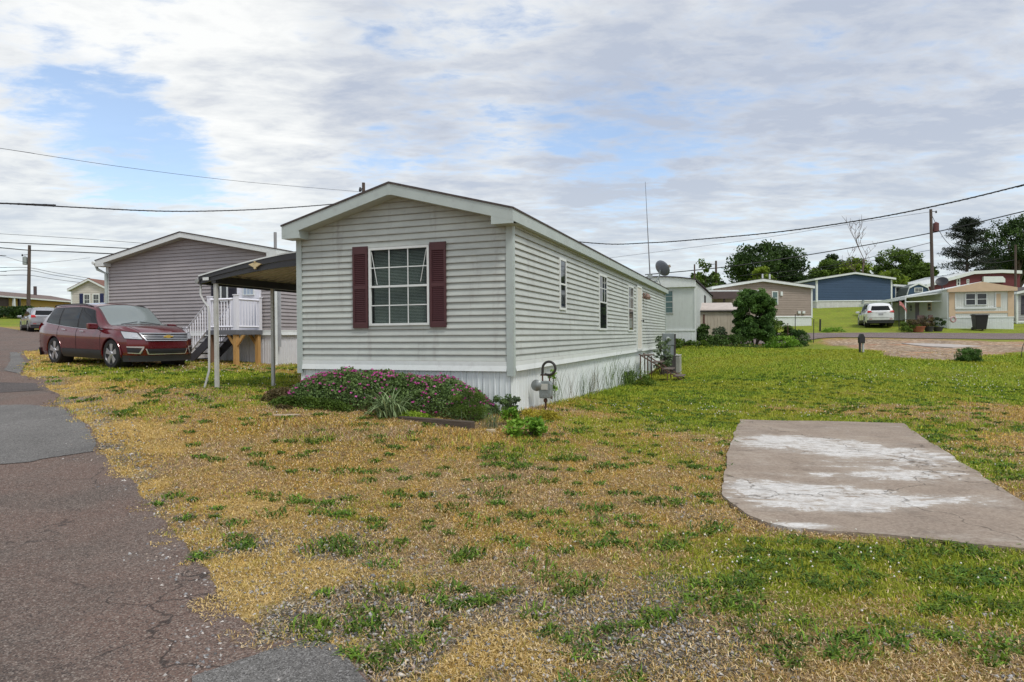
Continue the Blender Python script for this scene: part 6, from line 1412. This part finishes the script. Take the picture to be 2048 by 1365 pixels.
def wire(label, pts, wpx, group='overhead wires', twist=False):
    P = [at(*p) for p in pts]; out = []; n = 14
    if pts[0][0] <= -60: P.insert(0, P[0]+(P[0]-P[1]).normalized()*30)
    if pts[-1][0] >= 2100: P.append(P[-1]+(P[-1]-P[-2]).normalized()*14)
    for i in range(len(P)-1):
        p0 = P[max(i-1, 0)]; p1, p2 = P[i], P[i+1]; p3 = P[min(i+2, len(P)-1)]
        for k in range(n):
            t = k/n; out.append(.5*((2*p1)+(p2-p0)*t+(2*p0-5*p1+4*p2-p3)*t*t+(3*p1-p0-3*p2+p3)*t**3))
    out.append(P[-1]); rad = wpx/2*np.mean([p[2] for p in pts])/1307
    q = MB(); base = out[0].copy(); q.tube([p-base for p in out], rad, 5)
    if twist:
        n2 = len(out)*5; tw_ = []
        for k in range(n2): u = k/(n2-1)*(len(out)-1); i = min(int(u), len(out)-2); c = out[i].lerp(out[i+1], u-i)-base; a = k*.9; tw_.append(c+Vector((math.cos(a)*.2, 0, math.sin(a)))*rad*.8)
        q.tube(tw_, rad*.5, 4)
    o = q.obj('overhead_wire', WIRE); o.location = base; return tag(o, label, 'wire', group)
wire('thick twisted cable from the left photo edge to the pole behind the near home', [(-60,405,22),(0,407,22.5),(170,416,25),(340,423,27.5),(500,420,30),(640,411,32.5),(725,402,34)], 2.2, twist=True)
wire('thin wire falling from upper left to the pole behind the near home', [(-60,288,20),(0,297,21),(250,335,26),(480,363,30),(720,384,34)], .8)
wire('thick twisted cable rising to the upper right, nearest of the right-hand wires', [(727,405,34),(1000,462,33),(1190,487,32),(1300,486,31),(1400,479,29.5),(1560,464,27),(1740,438,24),(1900,406,21.5),(2048,370,20),(2110,352,19)], 2.2, twist=True)
wire('long wire crossing the big tree and the wooden pole on the right', [(1290,550,70),(1463,533,66),(1660,503,64),(1864,466,62),(2048,423,56),(2110,408,54)], 2.0)
wire('thin wire ending at the transformer of the right-hand pole', [(1480,552,70),(1660,532,66),(1864,485,62)], 1.0)
wire('faint wire reaching the tip of the right-hand pole', [(1190,520,80),(1500,480,72),(1700,448,66),(1862,424,62)], .6)
wire('slack wire sagging from the right-hand pole to the dark trees', [(1864,432,62),(1890,480,62),(1930,512,62),(1980,526,63),(2031,520,64)], 1.0)
wire('lowest faint wire before the trees behind the navy home', [(1500,565,75),(1700,530,70),(1864,500,62)], .8)
wire('upper of the two dark wires above the mauve home at far left', [(-60,482,60),(0,485,60),(130,491,58),(270,498,56),(330,501,55)], 1.8)
wire('lower of the two dark wires above the mauve home at far left', [(-60,493,66),(0,496,66),(60,501,70),(160,505,62),(260,510,58)], 2.0)
wire('faint high wire above the two dark wires at far left', [(-60,464,60),(0,468,60),(150,477,58),(300,488,55),(420,498,54)], .8)
for k, (a, b_, c_) in enumerate([(535.5, 536, 556), (543, 541, 561), (551, 551, 567), (512, 526, 515)]):
    wire(['top wire of the low bundle left of the leaning pole', 'middle wire of the low bundle left of the leaning pole', 'bottom wire of the low bundle left of the leaning pole', 'slack loop wire passing behind the leaning pole'][k], [(-60, a-1, 64), (0, a, 66), (57, b_, 70), (110, (b_+c_)/2, 74) if k < 3 else (110, 524, 74), (180, c_+1, 80)], .9 if k < 3 else .6)
# meter stub post
p = at(1723, 706, 28); g = h1(p.x, p.y); t = thing('utility_post', 'short utility post with a black head standing before the bare dirt', 'utility post', (p.x, p.y, g))
q = MB(); q.box(-.10, -.04, -.04, .04, -.1, .70); q.obj('post', BLACK, t); q = MB(); q.box(.03, .10, -.04, .04, -.1, .45); q.obj('sleeve', M_('sleeve_pale', (.45, .45, .45), .6), t)
q = MB(); q.prism([(-.13, .42), (.12, .42), (.12, .66), (.04, .82), (-.06, .82), (-.13, .66)], 1, -.09, .07); q.obj('head', BLACK, t, bevel=.02)
# wheelie bin
p = at(1959, 656, 44.3); g = h1(p.x, p.y); t = thing('wheelie_bin', 'black wheelie bin standing against the skirt of the tan and white trailer', 'bin', (p.x, p.y, g+.02), math.radians(-15))
BB = M_('bin_black', (.015, .015, .017), .5); q = MB(); q.M = Matrix.Identity(4)
q.v = [(-.30,-.30,.05),(.30,-.30,.05),(.30,.30,.05),(-.30,.30,.05),(-.38,-.42,1.0),(.38,-.42,1.0),(.38,.38,1.0),(-.38,.38,1.0)]; q.f = [(0,3,2,1),(4,5,6,7),(0,1,5,4),(1,2,6,5),(2,3,7,6),(3,0,4,7)]; q.M = None; q.obj('body', BB, t, bevel=.03)
q = MB(); q.prism([(-.47, 1.0), (.44, 1.0), (.42, 1.06), (0, 1.10), (-.46, 1.05)], 0, -.43, .43); q.obj('lid', M_('bin_lid', (.035, .035, .04), .4), t, bevel=.02)
for sx in (-.30, .30): q = MB(); q.lathe([(.12, -.03), (.12, .03)], 16, (sx, .34, .10), 0); q.obj('wheel', BLACK, t)
q = MB(); q.tube([(-.3, .46, .96), (.3, .46, .96)], .02, 6); q.obj('handle', BB, t)
# patio things under the awning
def potted(label, px, Y, r, h, potmat, mat, ph, seed):
    p = at(px, 656, Y); g = h1(p.x, p.y); t = thing('planter', label, 'planter', (p.x, p.y, g)); q = MB(); q.lathe([(r*.7, 0), (r, h*.9), (r*1.08, h*.9), (r*1.08, h), (r*.9, h), (r*.85, h*.9)], 14); q.obj('pot', potmat, t, smooth=True)
    RR_ = np.random.default_rng(seed); P, tt_, _ = clumps(r*1.4, r*1.4, ph/2, 12, 60, r*.5, RR_); P[:, 2] += h+ph*.4; leafcards('foliage', P, .05, LM[mat], t, .2, tt_, .6, RR_)
TC = M_('terracotta', (.34, .11, .06), .8); DK = M_('dark_pot', (.05, .045, .05), .7)
potted('terracotta planter with dull red foliage below the awning', 1836, 43.5, .42, .38, TC, 'brown', .6, 1)
potted('dark planter with purple-brown foliage right of the terracotta planter', 1858, 43.8, .30, .35, DK, 'brown', .75, 2)
potted('dark planter with green foliage nearest the trailer corner', 1876, 44.0, .32, .30, DK, 'dark', .7, 3)
bush('rounded green shrub left of the terracotta planter', 1817, 656, 43.6, 1.0, .75, 'mid', .04, 22, 90, .15, 31)
p = at(1822, 656, 45); g = h1(p.x, p.y); t = thing('patio_table', 'round black patio table under the awning', 'table', (p.x, p.y, g)); q = MB(); q.lathe([(.5, .72), (.5, .76), (0, .77)], 20); q.obj('table_top', BLACK, t)
for a in range(4): q = MB(); q.tube([(.35*math.cos(a*PI/2+.4), .35*math.sin(a*PI/2+.4), 0), (.3*math.cos(a*PI/2+.4), .3*math.sin(a*PI/2+.4), .72)], .02, 6); q.obj('leg', BLACK, t)
for k, px in enumerate((1846, 1868)):
    p = at(px, 656, 45.6); g = h1(p.x, p.y); t = thing('garden_chair', ['dark garden chair between the round table and the planters', 'dark garden chair close to the trailer\'s side wall'][k], 'chair', (p.x, p.y, g), .5*k)
    q = MB(); q.box(-.26, .26, -.25, .25, .42, .46); q.obj('seat', BLACK, t); q = MB(); q.box(-.26, .26, .22, .26, .46, 1.0); q.obj('backrest', M_('chair_brown', (.10, .06, .055), .7), t)
    for sx in (-.23, .23):
        for sy in (-.22, .22): q = MB(); q.tube([(sx, sy, 0), (sx, sy, .43)], .018, 6); q.obj('leg', BLACK, t)
        q = MB(); q.tube([(sx, -.22, .44), (sx, -.22, .66), (sx, .22, .66)], .016, 6); q.obj('armrest', BLACK, t)
p = at(1906, 636, 45.6); t = thing('wreath', 'small round floral wreath hung on the trailer skirt', 'wreath', (p.x-.1, p.y-.16, p.z-.12-.0)); q = MB(); q.tube([(.17*math.cos(a), 0, .17*math.sin(a)) for a in np.linspace(0, 2*PI, 20)], .06, 8, False); q.obj('ring', M_('wreath_pink', (.45, .30, .30), .8, var=.5, scale=14), t)
p = at(1798, 603, 45); g = h1(p.x, p.y); t = thing('garden_flag', 'red and white garden flag on a thin pole at the awning', 'flag', (p.x, p.y, g)); q = MB(); q.tube([(0, 0, -.1), (0, 0, p.z-g+.1)], .025, 6); q.obj('pole', BLACK, t)
q = MB(); hz_ = p.z-g
for i in range(5): q.prism([(.02+.10*i, hz_-.05*i*i*.5), (.12+.10*i, hz_-.05*(i+1)**2*.5), (.12+.10*i, hz_-.28-.05*(i+1)**2*.4), (.02+.10*i, hz_-.28-.05*i*i*.4)], 1, -.01+.02*(i % 2), .01+.02*(i % 2))
q.obj('banner', M_('flag_red', (.55, .22, .20), .7, var=.7, scale=5, stretch=(1, 1, 4)), t)
p = at(2046, 720, 25); g = h1(p.x, p.y); q = MB(); q.tube([(.32*math.cos(a)*.5+.1, 0, .62*max(0, math.sin(a))) for a in np.linspace(0, PI, 16)], .012, 5); o = q.obj('wire_hoop', BLACK); o.location = (p.x, p.y, g); tag(o, 'thin dark wire hoop in the grass at the right side of the photo', 'hoop')
# hedge foot of the yellow building
p = at(10, 634, 68); bush('low dark hedge at the foot of the yellow building', 0, 0, 0, 9, 1.1, 'dark', .12, 60, 80, .07, 32, pos=Vector((p.x, p.y, h1(p.x, p.y))), depth=.25, stems=False)
p = at(50, 630, 70); bush('dark shrub at the right end of the low hedge, before the yellow wall', 0, 0, 0, 3.2, 1.3, 'dark', .12, 30, 80, .12, 33, pos=Vector((p.x, p.y, h1(p.x, p.y))), stems=True)
